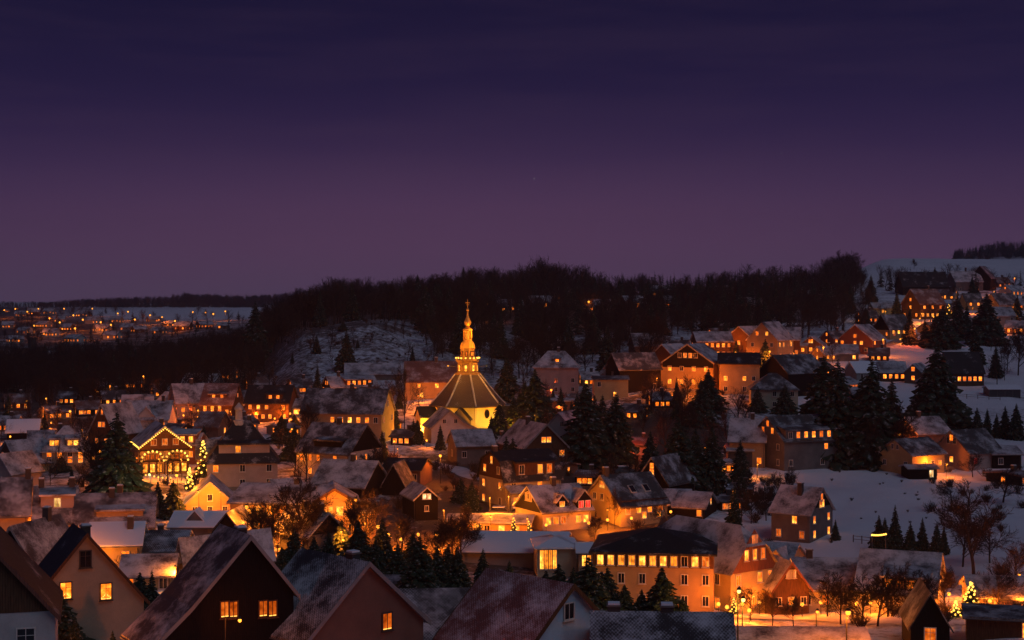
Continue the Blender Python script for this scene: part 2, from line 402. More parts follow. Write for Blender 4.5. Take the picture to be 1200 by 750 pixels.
def chimney(parent, x, y, z0, z1, s=.36):
    c = MB(); c.box((x-s, y-s, z0), (x+s, y+s, z1), 'soot'); c.box((x-s-.08, y-s-.08, z1), (x+s+.08, y+s+.08, z1+.12), 'stone')
    c.box((x-s+.02, y-s+.02, z1+.12), (x+s-.02, y+s-.02, z1+.24), 'snowcap')
    return c.build('chimney', parent)
def house(name, label, px, base=None, eave=0, ridge=0, wp=None, lp=None, rot=0, W=None, L=None, Y=None, anchor='C', cat='house', group=None,
          wall='tan', roof='roof_snow', kindr='gable', hip=None, clad=None, upper=None, F_='', GL='', GR='', ws=(1.0, 1.35), sh=None, dorm=(), chim=((.25, .0, 1.1),),
          prof=None, oh=.5, og=.4, trim=None, far=False, fr='frame', plinth=None, t=.22, ro=0):
    Yf = Y or Yat(px, base); mpp = Yf/F; r = R(rot); c, s = math.cos(r), math.sin(r)
    L = L or lp*mpp/max(abs(c), .3); W = W or wp*mpp/max(abs(s), .3)
    if anchor == 'C':
        Yc = Yf+.42*(L*abs(s)+W*abs(c)); ctr = Vector(((px-600)/F*Yc, Yc)); Yr = Yc
    else:
        sg = 1 if anchor == 'GL' else -1
        g = Vector(((px-600)/F*Yf, Yf)); ctr = g+sg*(L/2)*Vector((c, s)); Yr = Yf
    zb = gz((px-600)/F*Yf, Yf) if base is None else ZC-(base-HOR)*mpp
    hw = ZC-(eave-HOR)*mpp-zb; hr = ZC-(ridge-HOR)*Yr/F-zb
    hw = max(hw, 1.8); hr = max(hr, hw+.35)
    CHECK.append((name, round(px), round(Yf), round(W, 1), round(L, 1), round(hw, 1), round(hr, 1)))
    if Yf > 150: ws = (ws[0]*.80, ws[1]*.80)
    root = empty(name, (ctr.x, ctr.y, zb), r, label, cat, group)
    H2 = W/2
    if prof is None:
        if kindr == 'mansard': prof = [(-H2, hw), (-H2*.72, hw+(hr-hw)*.66), (0, hr), (H2*.72, hw+(hr-hw)*.66), (H2, hw)]
        else: prof = [(-H2, hw), (ro*H2, hr), (H2, hw)]
    else: prof = prof(hw, hr, W)
    y0, y1 = prof[0][0], prof[-1][0]
    hl, hrr = prof[0][1], prof[-1][1]
    ishp = kindr in ('hip', 'half', 'mansardhip')
    if kindr == 'mansardhip': prof = [(-H2, hw), (-H2*.70, hw+(hr-hw)*.62), (0, hr), (H2*.70, hw+(hr-hw)*.62), (H2, hw)]
    z_h = hw+(hr-hw)*.55 if kindr == 'half' else hw
    # walls
    mb = MB()
    if ishp and kindr != 'half': mb.box((-L/2, y0, -4), (L/2, y1, hw+.05), wall)
    elif kindr == 'half':
        ya, yb = yprof(prof, z_h); mb.ext([(y0, -4), (y1, -4), (y1, hw+.05), (yb, z_h), (ya, z_h), (y0, hw+.05)], -L/2, L/2, wall)
    else: mb.ext([(y0, -4), (y1, -4)]+[(y, z+.05) for y, z in prof[::-1]], -L/2, L/2, wall)
    mb.build('wall', root)
    if plinth:
        mb = MB(); e = .05; mb.box((-L/2-e, y0-e, -4), (L/2+e, y1+e, .7), plinth); mb.build('plinth', root)
    # roof
    mb = MB(); ds = []
    (a0, b0), (a1, b1) = prof[0], prof[1]; k0 = oh/math.hypot(a1-a0, b1-b0); pa = (a0-(a1-a0)*k0, b0-(b1-b0)*k0)
    (a0, b0), (a1, b1) = prof[-1], prof[-2]; k1 = oh/math.hypot(a1-a0, b1-b0); pb = (a0-(a1-a0)*k1, b0-(b1-b0)*k1)
    pp = [pa]+list(prof[1:-1])+[pb]
    if not ishp:
        band = [(y, z+t) for y, z in pp]+[(y, z) for y, z in pp[::-1]]
        # split the band into quads so that every face is planar and convex
        n_ = len(pp); e = L/2+og
        for i in range(n_-1):
            q = [pp[i], pp[i+1]]
            mb.ext([(q[0][0], q[0][1]), (q[1][0], q[1][1]), (q[1][0], q[1][1]+t), (q[0][0], q[0][1]+t)], -e, e, roof)
    else:
        hip = hip if hip is not None else W*.5
        def xe(z): return L/2+og-(0 if z <= z_h else hip*(z-z_h)/(hr-z_h))
        n_ = len(pp); vs = []
        lv = [(y, z) for y, z in pp]
        if kindr == 'half':
            ya, yb = yprof(prof, z_h); lv = [pp[0], (ya, z_h), pp[1], (yb, z_h), pp[2]]; n_ = 5
        for y, z in lv: vs += [(-xe(z), y, z+t), (xe(z), y, z+t)]
        fs = [(2*i, 2*i+1, 2*i+3, 2*i+2) for i in range(n_-1)]
        for i in range(n_//2):
            j = n_-1-i
            if kindr == 'half' and i == 0: continue
            if i+1 == j-1: fs += [(2*i, 2*(i+1), 2*j), (2*i+1, 2*j+1, 2*(i+1)+1)]
            else: fs += [(2*i, 2*(i+1), 2*(j-1), 2*j), (2*i+1, 2*j+1, 2*(j-1)+1, 2*(i+1)+1)]
        o_ = len(vs); ya_, za_ = lv[0]; yb_, zb_ = lv[-1]; x_ = L/2+og
        if kindr != 'half':
            vs += [(-x_, ya_, za_), (x_, ya_, za_), (x_, yb_, zb_), (-x_, yb_, zb_)]
            fs += [(o_, o_+3, o_+2, o_+1), (0, o_, o_+1, 1), (2*n_-2, 2*n_-1, o_+2, o_+3), (0, 2*n_-2, o_+3, o_), (1, o_+1, o_+2, 2*n_-1)]
        mb.add(vs, fs, roof)
    ro_ = mb.build('roof', root)
    if trim and not ishp:
        for sgn in (-1, 1):
            mb = MB()
            for i in range(len(pp)-1):
                q = [pp[i], pp[i+1]]; x0 = sgn*(L/2+og)
                mb.ext([(q[0][0], q[0][1]-.12), (q[1][0], q[1][1]-.12), (q[1][0], q[1][1]+t+.03), (q[0][0], q[0][1]+t+.03)], min(x0, x0+sgn*.07), max(x0, x0+sgn*.07), trim)
            mb.build('bargeboard', root)
    if Yf < 330 and not ishp:
        mb = MB(); mb.tube((-L/2-og, pp[0][0]-.05, pp[0][1]+.03), (L/2+og, pp[0][0]-.05, pp[0][1]+.03), .075, .075, 'metal', 6, True); gt = mb.build('gutter', root)
        mb = MB(); xd = L/2-.25
        mb.tube((xd, pp[0][0]-.05, pp[0][1]), (xd, y0-.09, hl-.55), .045, .045, 'metal', 6); mb.tube((xd, y0-.09, hl-.55), (xd, y0-.09, -.5), .045, .045, 'metal', 6); mb.build('downpipe', gt)
    for cx_, cy_, ch in chim:
        x_, y_ = cx_*L/2, cy_*H2; zz = zprof(prof, y_); chimney(ro_, x_, y_, zz-1, zz+ch+t)
    if clad:
        cm, zf = clad; ya, yb = yprof(prof, max(zf, hw)) if zf >= hw else (y0, y1)
        inner = [q for q in prof if q[1] > zf+.01 and (zf >= hw or True)]
        if zf < hw: poly = [(y0-.035, zf), (y1+.035, zf)]+[(q[0], q[1]-.02) for q in prof[::-1]]
        else: poly = [(ya, zf), (yb, zf)]+[(q[0], q[1]-.02) for q in prof[::-1] if q[1] > zf+.01]
        for sgn in (-1, 1):
            mb = MB(); x0 = sgn*L/2; mb.ext(poly, min(x0, x0+sgn*.04), max(x0, x0+sgn*.04), cm); mb.build('gable_cladding', root)
    if upper:
        um, zf = upper; mb = MB(); mb.box((-L/2, y0-.035, zf), (L/2, y0, hl-.02), um); mb.build('wall_cladding', root)
    # windows
    ns = max(1, round(hw/2.75)); sh = sh or hw/ns
    def rows(spec): return [r_ for r_ in spec.split('/')] if spec else []
    for i, row in enumerate(rows(F_)):
        z = min((i+.55)*sh, hl-ws[1]/2-.32)
        for j, ch in enumerate(row):
            if ch in '. ': continue
            add_window(root, ((-1+(2*j+1)/len(row))*(L/2-.3), y0-(.036 if upper and z > upper[1] else 0), z), 0, ws[0], ws[1], ch, fr, far)
    for g_, sgn in ((GL, -1), (GR, 1)):
        for i, row in enumerate(rows(g_)):
            z = (i+.55)*sh
            if z > hr-1.0: z = hr-1.25
            if z+ws[1]/2 > min(hl, hrr): a_, b_ = yprof(prof, min(z+ws[1]/2+.25, hr-.1))
            else: a_, b_ = y0+.3, y1-.3
            a_ = max(a_, y0+.3); b_ = min(b_, y1-.3)
            for j, ch in enumerate(row):
                if ch in '. ': continue
                q = (2*j+1)/len(row)/2; q = q if sgn > 0 else 1-q
                o_ = .04 if clad and z > clad[1] else 0
                w_ = min(ws[0], max(.35, (b_-a_)/len(row)*.8))
                add_window(root, (sgn*(L/2+o_), a_+(b_-a_)*q, z), sgn*R(90), w_, ws[1], ch, fr, far)
    # dormers on the front slope: (type, x, width, window row, start, height)
    for dk, dx, dw, row, st, dh in dorm:
        x_ = dx*L/2; yf = y0*(1-st) if y0 < 0 else y0; zf = zprof(prof, yf); mb = MB()
        if dk == 'shed':
            yb = yf; zt = zf+dh
            while yb < 0 and zprof(prof, yb) < zt+(yb-yf)*.18: yb += .05
            ztb = zt+(yb-yf)*.18
            mb.ext([(yf, zf-.3), (yb, ztb-.05), (yf, zt)], x_-dw/2, x_+dw/2, upper[0] if upper else (clad[0] if clad else wall))
            mb.ext([(yf-.35, zt-.06), (yb+.1, ztb+.02), (yb+.1, ztb+.26), (yf-.35, zt+.18)], x_-dw/2-.25, x_+dw/2+.25, roof if roof != 'roof_frost' else 'roof_snow')
            zc = zf+dh*.52; hh = dh*.62
        else:
            hg = dw*.55; zt = zf+dh; yb = yf
            while yb < 0 and zprof(prof, yb) < zt+hg: yb += .05
            yb += .2
            mb.ext([(x_-dw/2, zf-.3), (x_+dw/2, zf-.3), (x_+dw/2, zt), (x_, zt+hg), (x_-dw/2, zt)], yf, yb, upper[0] if upper else (clad[0] if clad else wall), 'y')
            for sg in (-1, 1):
                e_ = dw/2+.25; k_ = hg/(dw/2)
                mb.ext([(x_, zt+hg+.02), (x_+sg*e_, zt+hg-e_*k_+.02), (x_+sg*e_, zt+hg-e_*k_+.2), (x_, zt+hg+.2)], yf-.25, yb, roof, 'y')
            zc = zf+dh*.55; hh = min(1.2, dh*.75)
        d_ = mb.build('dormer', root)
        for j, ch in enumerate(row):
            if ch in '. ': continue
            add_window(d_, (x_+(-1+(2*j+1)/len(row))*(dw/2-.15), yf, zc), 0, min(ws[0], dw/len(row)*.72), hh, ch, fr, True)
    root['_d'] = 0; del root['_d']
    HOUSES.append((ctr.x, ctr.y, math.hypot(L, W)/2)); H[label] = dict(root=root, W=W, L=L, hw=hw, hr=hr, prof=prof, y0=y0, y1=y1, r=r, zb=zb, ctr=ctr)
    return root
HOUSES = []; H = {}

# ---- foreground row
house('gabled_house', 'brown and white gabled house cut off beside the beige house with two lit gable windows', -28, None, 724, 624, W=9.4, L=8, rot=-75, Y=97, anchor='GR',
      wall='white', roof='roof_bare', clad=('brownwood', 6.9), trim='redwood', GR='D.D/D.D', chim=())
house('gabled_house', 'beige plaster house whose plain gable has one dark and two lit windows', 101, None, 707, 627, W=9.6, L=5.5, rot=-64, Y=131, anchor='GR',
      wall='tan', roof='roof_bare', GR='', chim=((-.2, .12, .7),), trim='brownwood', oh=.7)
house('timber_house', 'black timber house with a long snowy side roof and two pairs of lit windows', 292, None, 694, 630, W=10.5, L=5.5, rot=-60, Y=110, anchor='GR',
      wall='tan', roof='roof_half', clad=('darkwood', 2.6), trim='grey', chim=((-.15, .1, .6),), oh=.6,
      prof=lambda hw, hr, W: [(-6.9, hr-6.9), (-4.3, hr-4.6), (0, hr), (3.3, hr-4.1)])
house('brick_house', 'brick gabled house with a lit window and a wide frosted tile roof', 429, None, 738, 661, W=10.6, L=7.5, rot=-47, Y=112, anchor='GR',
      wall='brick', roof='roof_frost', trim='grey', chim=((.5, .05, .5),), GR='')
house('gabled_house', 'pale blue gabled house with red frosted tile roof and one dark attic window', 668, None, 756, 687, W=9.6, L=8.2, rot=-46, Y=110, anchor='GR',
      wall='blue', roof='roof_red', trim='brownwood', GR='', chim=())
house('cottage', 'cottage with a dark frosted tile roof adjoining the red tiled roof', 524, None, 748, 692, W=8, L=9, rot=4, Y=124, wall='stone', roof='roof_frost', chim=())
house('cottage', 'low house with a snowy ridge and two capped chimneys near the hotel', 775, None, 772, 720, W=8, L=9.0, rot=-3, Y=104, wall='tan', roof='roof_frost', chim=())
house('shed', 'long low shed with snow on its roof below the hotel street', 936, None, 752, 737, W=5, L=10, rot=-2, Y=125, wall='stone', roof='roof_snow', cat='shed', chim=())
house('cottage', 'dark pointed cottage with one small glowing window among the bare shrubs', 1090, None, 740, 697, wp=44, L=8, rot=82, Y=150, anchor='GL', wall='darkwood', roof='roof_half', GL='d/.', chim=())
house('shed', 'snow roofed shed beside the lit christmas tree garden', 1176, None, 756, 738, W=6, L=7, rot=-15, Y=150, wall='brownwood', roof='roof_half', cat='shed', chim=(), GR='L', F_='..L')
# fitted windows of the foreground gables (pixel rows turned into the gable plane)
def gable_win(label, side, items, ws, fr='darkframe'):
    h_ = H[label]; r_ = h_['r']; sg = 1 if side == 'GR' else -1
    n_ = Vector((sg*math.cos(r_), sg*math.sin(r_), 0)); c0 = Vector((h_['ctr'].x, h_['ctr'].y, 0))+n_*(h_['L']/2)
    for px, py, ch in items:
        d_ = Vector(((px-600)/F, 1, -(py-HOR)/F)); o_ = Vector((0, 0, ZC))
        k_ = (c0-o_).dot(n_)/d_.dot(n_); q = o_+d_*k_; q.z -= h_['zb']
        rel = Vector((q.x-c0.x, q.y-c0.y)); yy = rel.dot(Vector((-math.sin(r_), math.cos(r_))))
        add_window(h_['root'], (sg*(h_['L']/2+.045), yy, q.z), sg*R(90), ws[0], ws[1], ch, fr)
gable_win('beige plaster house whose plain gable has one dark and two lit windows', 'GR', [(77, 692, 'A'), (124, 693, 'A'), (100, 655, 'D')], (.85, 1.3))
gable_win('black timber house with a long snowy side roof and two pairs of lit windows', 'GR', [(263, 714, 'a'), (273, 714, 'a'), (308, 713, 'a'), (319, 713, 'a')], (.56, 1.05), 'brownwood')
gable_win('brick gabled house with a lit window and a wide frosted tile roof', 'GR', [(453, 728, 'a')], (.8, 1.15))
gable_win('pale blue gabled house with red frosted tile roof and one dark attic window', 'GR', [(666, 716, 'D')], (.9, 1.05), 'frame')
for lb, lst in (('low house with a snowy ridge and two capped chimneys near the hotel', ((719, 722), (781, 720))),):
    h_ = H[lb]
    for px, py in lst:
        x_ = (px-600)/F*108-h_['ctr'].x; rf = [c for c in h_['root'].children if c.name.startswith('roof')][0]
        chimney(rf, x_, .3, h_['hr']-1, h_['hr']+.5, .42)

# ---- second row, left
house('timber_house', 'dark wooden gable with a single bright window behind the beige house', 14, None, 668, 618, wp=66, L=9, rot=75, Y=165, anchor='GL', wall='darkwood', roof='roof_frost', GL='/A', ws=(1.0, 1.5), chim=((.5, 0, .9),), trim='grey')
house('tiled_house', 'house with steep frosted tile roof and an orange lit left gable, at the row end', 16, 640, 603, 561, W=10, lp=36, rot=14, wall='ochre', roof='roof_frost', F_='.D/', GL='D/D', chim=((.9, .0, 1.0),))
house('tiled_house', 'narrow tiled house with a big snow topped shed dormer and a pale window', 66, 640, 612, 571, W=9.5, lp=44, rot=14, wall='pink', roof='roof_frost', GL='d/d', F_='.D.', dorm=(('shed', .1, 4.2, 'W', .35, 1.9),), chim=((-.75, 0, .9), (.8, 0, .9)))
for w_ in ():
    pass
house('tiled_house', 'wide house with lattice slate roof, long low dormer and orange gable strip', 136, 640, 617, 579, W=10, lp=88, rot=10, wall='ochre', roof='roof_frost', GL='d/D', F_='D.d.D.', dorm=(('shed', .15, 6, '...', .25, 1.0),), chim=((.1, .05, 1.0), (-.1, -.1, .9)))
house('cottage', 'small house with smooth blue white snow roof and yellow wall', 138, 668, 638, 613, W=8, lp=58, rot=8, wall='yellow', roof='roof_white', F_='.A', chim=((.55, -.3, 1.2),))
house('tiled_house', 'house with dark frosted slate roof next to the smooth snow roof', 188, 662, 650, 623, W=8.5, lp=66, rot=4, wall='brick', roof='roof_frost', chim=((.0, .1, .6),), F_='D..D')
house('cottage', 'low cottage with snow roof glowing orange by the evergreen shrubs', 176, 694, 674, 651, W=6.5, lp=58, rot=6, wall='yellow', roof='roof_snow', F_='L..D', chim=())
house('house', 'slim orange gable with grey snow roof wedged behind the black timber house', 213, 684, 668, 632, wp=14, L=11, rot=40, anchor='GL', wall='ochre', roof='roof_snow', GL='D/', chim=())
house('gabled_house', 'bright orange gabled house with snow roof facing the inn', 246, 605, 598, 566, wp=56, L=11, rot=-80, anchor='GR', wall='ochre', roof='roof_snow', GR='DDD/D', ws=(.8, 1.1), chim=(), trim='grey')
house('outbuilding', 'low outbuilding with blue white snow roof and a small dark dormer', 240, 632, 626, 600, W=9, lp=66, rot=0, wall='stone', roof='roof_white', dorm=(('gable', -.2, 2.2, '.', .3, .3),), chim=(), cat='outbuilding')
house('outbuilding', 'dark pointed gable in front of the large orange community hall', 266, 640, 628, 602, wp=36, L=7, rot=84, anchor='GL', wall='darkwood', roof='roof_half', chim=(), cat='outbuilding')
house('house', 'house with blue snow roof and dark right gable before the orange hall', 362, 652, 628, 598, wp=42, L=9, rot=-50, anchor='C', wall='stone', roof='roof_snow', F_='d.d', chim=((-.2, 0, .8), (.6, 0, .8)), clad=('darkwood', 2.8))
house('outbuilding', 'low outbuilding with grey frosted roof right of the brick house', 476, 712, 700, 676, W=7, lp=44, rot=-6, wall='stone', roof='roof_half', chim=(), cat='outbuilding')

# ---- orange community hall
house('community_hall', 'large floodlit orange hall with long snowy roof behind bare trees', 338, 628, 590, 568, W=12, lp=108, rot=-10, wall='ochre', roof='roof_snow', F_='.LLL.D../.YYY....', GR='D.D', chim=((.2, 0, .6),), cat='hall')
house('hall_wing', 'gable end wing of the orange hall with bright entrance lights behind a bare tree', 392, 630, 590, 574, wp=54, L=9, rot=-82, anchor='GR', wall='ochre', roof='roof_snow', GR='D.Y.D/.YY.', cat='hall', chim=(), trim='brownwood')
house('annex', 'small flat orange annex with one tall window right of the hall', 427, 633, 601, 597, W=5, lp=22, rot=-3, wall='ochre', roof='roof_half', F_='/D', ws=(.9, 1.8), cat='annex', chim=(), oh=.2, og=.2)

# ---- mid left village
house('gabled_house', 'brown gabled house with yellow lower wall at the village edge', 8, 552, 541, 517, wp=42, L=8.5, rot=38, anchor='GL', wall='yellow', roof='roof_snow', clad=('brownwood', 2.0), GL='D/d.L', chim=())
house('gabled_house', 'pinkish house with plain gable and a snow roof beside the brown and yellow one', 0, 572, 554, 533, wp=32, L=7, rot=62, anchor='GL', wall='pink', roof='roof_snow', GL='D', chim=())
house('villa', 'tan villa with hipped snow roof and two lit dormers', 78, 552, 528, 500, W=9.5, lp=50, rot=12, wall='tan', roof='roof_snow', kindr='hip', hip=4.0, F_='D.LA/LLDL', GL='D.d/D.D', dorm=(('shed', -.48, 2.0, 'YY', .15, 1.5), ('shed', .35, 2.4, 'YY', .15, 1.5)), chim=((-.3, .2, 1.0),))
house('shed', 'dark shed with smooth blue snow roof and round attic window', 28, 516, 506, 492, W=7, lp=34, rot=12, wall='darkwood', roof='roof_white', chim=(), cat='shed')
house('cottage', 'cottage with red glowing snow roof beside a street lamp', 48, 530, 523, 505, W=7, lp=26, rot=18, wall='brick', roof='roof_snow', GL='d', chim=())
house('tower_house', 'tall narrow dark gable with tiers of small lit windows behind the big spruce', 119, 547, 508, 475, wp=34, L=9, rot=68, anchor='GL', wall='brownwood', roof='roof_snow', GL='LdL/.L.L./.LL./.L', ws=(.8, 1.1), chim=())
house('house', 'house with wide snow roof and a small central dark gable', 176, 505, 491, 470, W=9, lp=52, rot=0, wall='white', roof='roof_snow', dorm=(('gable', 0, 4.0, '.', .05, .4),), F_='.d..L', chim=((.6, 0, 1.0),))
inn = house('half_timbered_inn', 'half timbered inn with strings of bulbs outlining gable and window arches', 193, 556, 523, 500, wp=53, L=13, rot=-70, anchor='GR', wall='ochre', roof='roof_snow', clad=('brownwood', 4.6), GR='', ws=(.8, 1.15), chim=((-.2, .1, .9),), cat='inn')
house('inn_annex', 'red lit annex with glazed upper dormer right of the half timbered inn', 220, 545, 521, 508, W=8, lp=34, rot=-4, wall='redwood', roof='roof_snow', F_='LYL', dorm=(('shed', 0, 5.2, 'LLL', .1, 1.7),), cat='annex', chim=())
house('villa', 'big grey roofed town house with snow topped dormer and small white cupola', 284, 575, 541, 494, W=11.5, lp=80, rot=10, wall='pink', roof='roof_bare', kindr='hip', hip=5.0, GL='D.D/D.D', F_='D.D.D/L.D.D', dorm=(('shed', .05, 8.5, '.Y..', .18, 1.7),), chim=((.2, .1, 1.3),), plinth='stone')
house('outbuilding', 'small lean to with three yellow windows left of the cupola house', 244, 560, 536, 516, W=6, lp=24, rot=10, wall='pink', roof='roof_half', F_='D.D/YYY', chim=(), ws=(.7, 1.4), cat='annex')
house('outbuilding', 'tiny plastered hut with snow roof in front of the cupola house', 318, 588, 574, 563, wp=14, L=5, rot=40, anchor='GL', wall='ochre', roof='roof_snow', chim=(), cat='hut')
house('house', 'house with dark snow streaked roof, dark right gable and lit ground floor', 398, 562, 531, 497, W=11, lp=66, rot=-28, wall='white', roof='roof_half', F_='.L.L.d/LLL.L.', GR='D.D/LLL', clad=('darkwood', 5), dorm=(('shed', .1, 6, '....', .15, 1.3),), ws=(.85, 1.3), chim=((0, 0, .8),))
house('house', 'low house with snowy roof and one lit window in a long dark dormer', 411, 585, 570, 540, W=10, lp=64, rot=-20, wall='darkwood', roof='roof_snow', F_='...L..', dorm=(), chim=((.1, 0, .8),))
house('long_house', 'long orange house with row of bright windows under a broad snow roof', 408, 520, 484, 456, W=11, lp=96, rot=-10, wall='ochre', roof='roof_half', F_='......../...LLYLLD', GR='D.D/d.D/D', ws=(1.0, 1.4), chim=((.1, 0, .8),))
house('house', 'brown house with three lit gable windows and a dormer of five lights', 410, 462, 457, 441, W=9, lp=52, rot=24, wall='brownwood', roof='roof_snow', GL='L.L/LL', dorm=(('shed', .2, 7.5, 'LLLLL', .1, 1.6),), ws=(.9, 1.2), chim=((-.5, 0, 1),))
house('house', 'orange house with dark snow dusted roof and small porch behind the church', 508, 468, 447, 424, W=11, lp=66, rot=0, wall='ochre', roof='roof_redbare', F_='.Y.../.L.L.L', ws=(1.0, 1.2), chim=((.1, 0, .8),))
house('barn', 'pale low barn roof at the foot of the snowy hillock', 438, 446, 442, 426, W=9, lp=66, rot=6, wall='stone', roof='roof_snow', cat='barn', chim=())
house('house', 'pink snow roofed house with tall dark gables beside the decorated garden', 222, 490, 472, 450, W=9, lp=36, rot=25, wall='pink', roof='roof_snow', F_='LdL', GL='D/D', chim=((.1, 0, 1),))
house('house', 'dark roofed house with two rows of small square lights', 260, 492, 474, 450, W=9, lp=38, rot=-8, wall='brownwood', roof='roof_redbare', F_='LALL/LLL.', GR='L/L', dorm=(('shed', 0, 4.5, 'LL', .3, 1.0),), ws=(.8, 1.0), chim=())
house('cottage', 'small cottage with rusty snow dusted roof in front of the decorated garden', 250, 512, 500, 483, W=7, lp=28, rot=-14, wall='brick', roof='roof_redbare', chim=(), GR='L')
house('house', 'brown house with scattered lights below the snowy hillock slope', 318, 494, 472, 452, W=9, lp=52, rot=-6, wall='brownwood', roof='roof_bare', F_='LLLL.L/LLL.L', dorm=(('shed', .3, 4, 'LL', .2, 1.2),), ws=(.85, 1.1), chim=())
house('cottage', 'pale cottage with bright garage glow right of the scattered lights house', 352, 488, 478, 468, W=7, lp=22, rot=-5, wall='white', roof='roof_snow', F_='Y', chim=(), ws=(2.0, 1.2))
house('house', 'snow roofed house at the wood edge with a bare chimney', 238, 460, 452, 438, W=8, lp=40, rot=-20, wall='grey', roof='roof_white', chim=((.2, 0, 1.6),))
house('cottage', 'cottage with pink snow roof beside the tall thin pole', 162, 478, 472, 463, W=7, lp=34, rot=10, wall='brick', roof='roof_snow', F_='.d.', chim=())
house('shed', 'dark grey shed roof beyond the bare trees', 168, 432, 428, 420, W=8, lp=36, rot=4, wall='grey', roof='roof_half', cat='shed', chim=())
house('factory', 'reddish blocky building with tall dark chimney stack in the valley wood', 34, 428, 408, 406, W=14, lp=26, rot=2, wall='brick', roof='roof_half', F_='DDD/DDD', chim=(), cat='building', oh=.2)
house('cottage', 'dark roof with snow lined gable next to the blocky reddish building', 52, 430, 422, 412, wp=18, L=10, rot=80, anchor='GL', wall='stone', roof='roof_snow', chim=())

# ---- around the church
house('gabled_house', 'white plaster house with two dark attic windows in front of the church', 527, 520, 503, 481, wp=46, L=9, rot=-76, anchor='GR', wall='white', roof='roof_snow', GR='/D.D', ws=(.8, 1.0), chim=(), trim='grey', prof=lambda hw, hr, W: [(-4.0, hr-3.7), (0, hr), (3.0, hr-2.6), (6.2, hr-4.2)])
house('cottage', 'small grey house with snow patched roof below the church', 552, 545, 522, 504, W=7.5, lp=44, rot=16, wall='stone', roof='roof_snow', GL='D', F_='D.D', chim=())
house('mansard_house', 'yellowish mansard house with dark upper roof and lit windows on both storeys', 609, 598, 562, 528, W=9.5, lp=66, rot=27, wall='cream', roof='roof_bare', kindr='mansard', clad=('brownwood', 4.9), GL='A.D/A.A/A.D/.A.', F_='.DA/D.AA', dorm=(('shed', .1, 7.0, 'D.YL', .04, 2.2),), plinth='stone', chim=((-.9, 0, .6),))
house('annex', 'small bay annex with snow roof on the front of the mansard house', 606, 600, 577, 569, W=3.6, lp=26, rot=27, wall='cream', roof='roof_snow', F_='A.D', cat='annex', chim=())
house('gabled_house', 'brown wooden gable with pairs of glowing windows and sweeping snow roof', 640, 556, 524, 498, wp=50, L=13, rot=-68, anchor='GR', wall='brownwood', roof='roof_snow', GR='.DY/A.R.A/.AA.', clad=('brownwood', 2.8), trim='grey', ws=(1.1, 1.2), chim=((-.2, -.1, 1.1),))
house('gabled_house', 'pale house with small snow roof behind the brown wooden gable', 655, 540, 506, 484, wp=36, L=10, rot=62, anchor='GL', wall='white', roof='roof_snow', GL='/.A/.D', chim=(), ws=(.9, 1.1))
house('gabled_house', 'house with dark wooden gable, snow roof and red lit bay dormer', 648, 624, 599, 569, W=8.5, lp=58, rot=28, wall='cream', roof='roof_snow', clad=('darkwood', 2.9), GL='D/dDd/D', F_='LLd.YY', dorm=(('gable', -.15, 1.6, 'A', .1, 1.0), ('gable', .72, 2.6, 'RR', .0, 1.3)), ws=(.95, 1.2), chim=((0, 0, .9),))
house('gabled_house', 'yellow gabled house with half timbered side wall and roof windows', 733, 616, 592, 556, W=9.5, lp=58, rot=33, wall='yellow', roof='roof_half', GL='/DD./A.A/A', F_='.AL/dLLd', ws=(.95, 1.2), chim=((-.85, 0, 1.0),), trim='grey', sh=2.6)
house('timber_house', 'dark house with two stacked lit gable windows behind the yellow one', 764, 590, 566, 537, wp=36, L=9, rot=55, anchor='GL', wall='darkwood', roof='roof_half', GL='L/A/L', chim=(), ws=(.9, 1.1))
house('cottage', 'cottage with plain reddish snow roof right of the yellow gabled house', 790, 604, 594, 574, W=7, lp=36, rot=-10, wall='darkwood', roof='roof_snow', F_='.A', chim=())
house('cottage', 'cottage with reddish snow roof and one bright gable window', 815, 608, 600, 577, W=7.5, lp=34, rot=-22, wall='darkwood', roof='roof_snow', GR='/A', F_='...L', chim=(), ws=(.8, 1.1))
house('market_hall', 'low orange lit hall with illuminated little fir trees along its front', 596, 628, 613, 605, W=9, lp=56, rot=-6, wall='ochre', roof='roof_snow', F_='D.Y.Y.', chim=(), cat='hall')
house('cottage', 'low orange lit shed roof left of the hall with fir trees', 545, 625, 612, 605, W=7, lp=36, rot=0, wall='ochre', roof='roof_snow', F_='Y.L', chim=())
house('cottage', 'black gabled hut with two pale attic windows', 500, 610, 584, 572, wp=26, L=8, rot=-72, anchor='GR', wall='darkwood', roof='roof_snow', GR='D/WW', chim=(), ws=(.6, .9))
house('house', 'grey house with dark pyramid gable beside the snowy lane', 478, 570, 550, 538, W=8, lp=44, rot=-12, wall='brick', roof='roof_bare', F_='D.DD', chim=())
house('gabled_house', 'dark steep gable beside the bare tree near the snowy lane', 461, 582, 570, 545, wp=28, L=7, rot=80, anchor='GL', wall='darkwood', roof='roof_half', chim=())
house('sports_hall', 'broad low hall with smooth blue white snow roof', 606, 662, 652, 624, W=15, lp=120, rot=-4, wall='grey', roof='roof_white', cat='hall', chim=(), oh=.6)
house('pavilion', 'glazed pavilion with pyramid snow roof and tall yellow windows', 650, 676, 641, 628, W=7.0, lp=46, rot=3, wall='cream', roof='roof_white', kindr='hip', hip=3.4, F_='YYYY....', ws=(.55, 2.9), sh=4.2, cat='pavilion', chim=())
house('passage', 'snow roofed passage with yellow windows between pavilion and hotel', 692, 682, 647, 637, W=6, lp=30, rot=0, wall='cream', roof='roof_white', F_='..../YYYY', ws=(.55, 1.6), cat='passage', chim=())
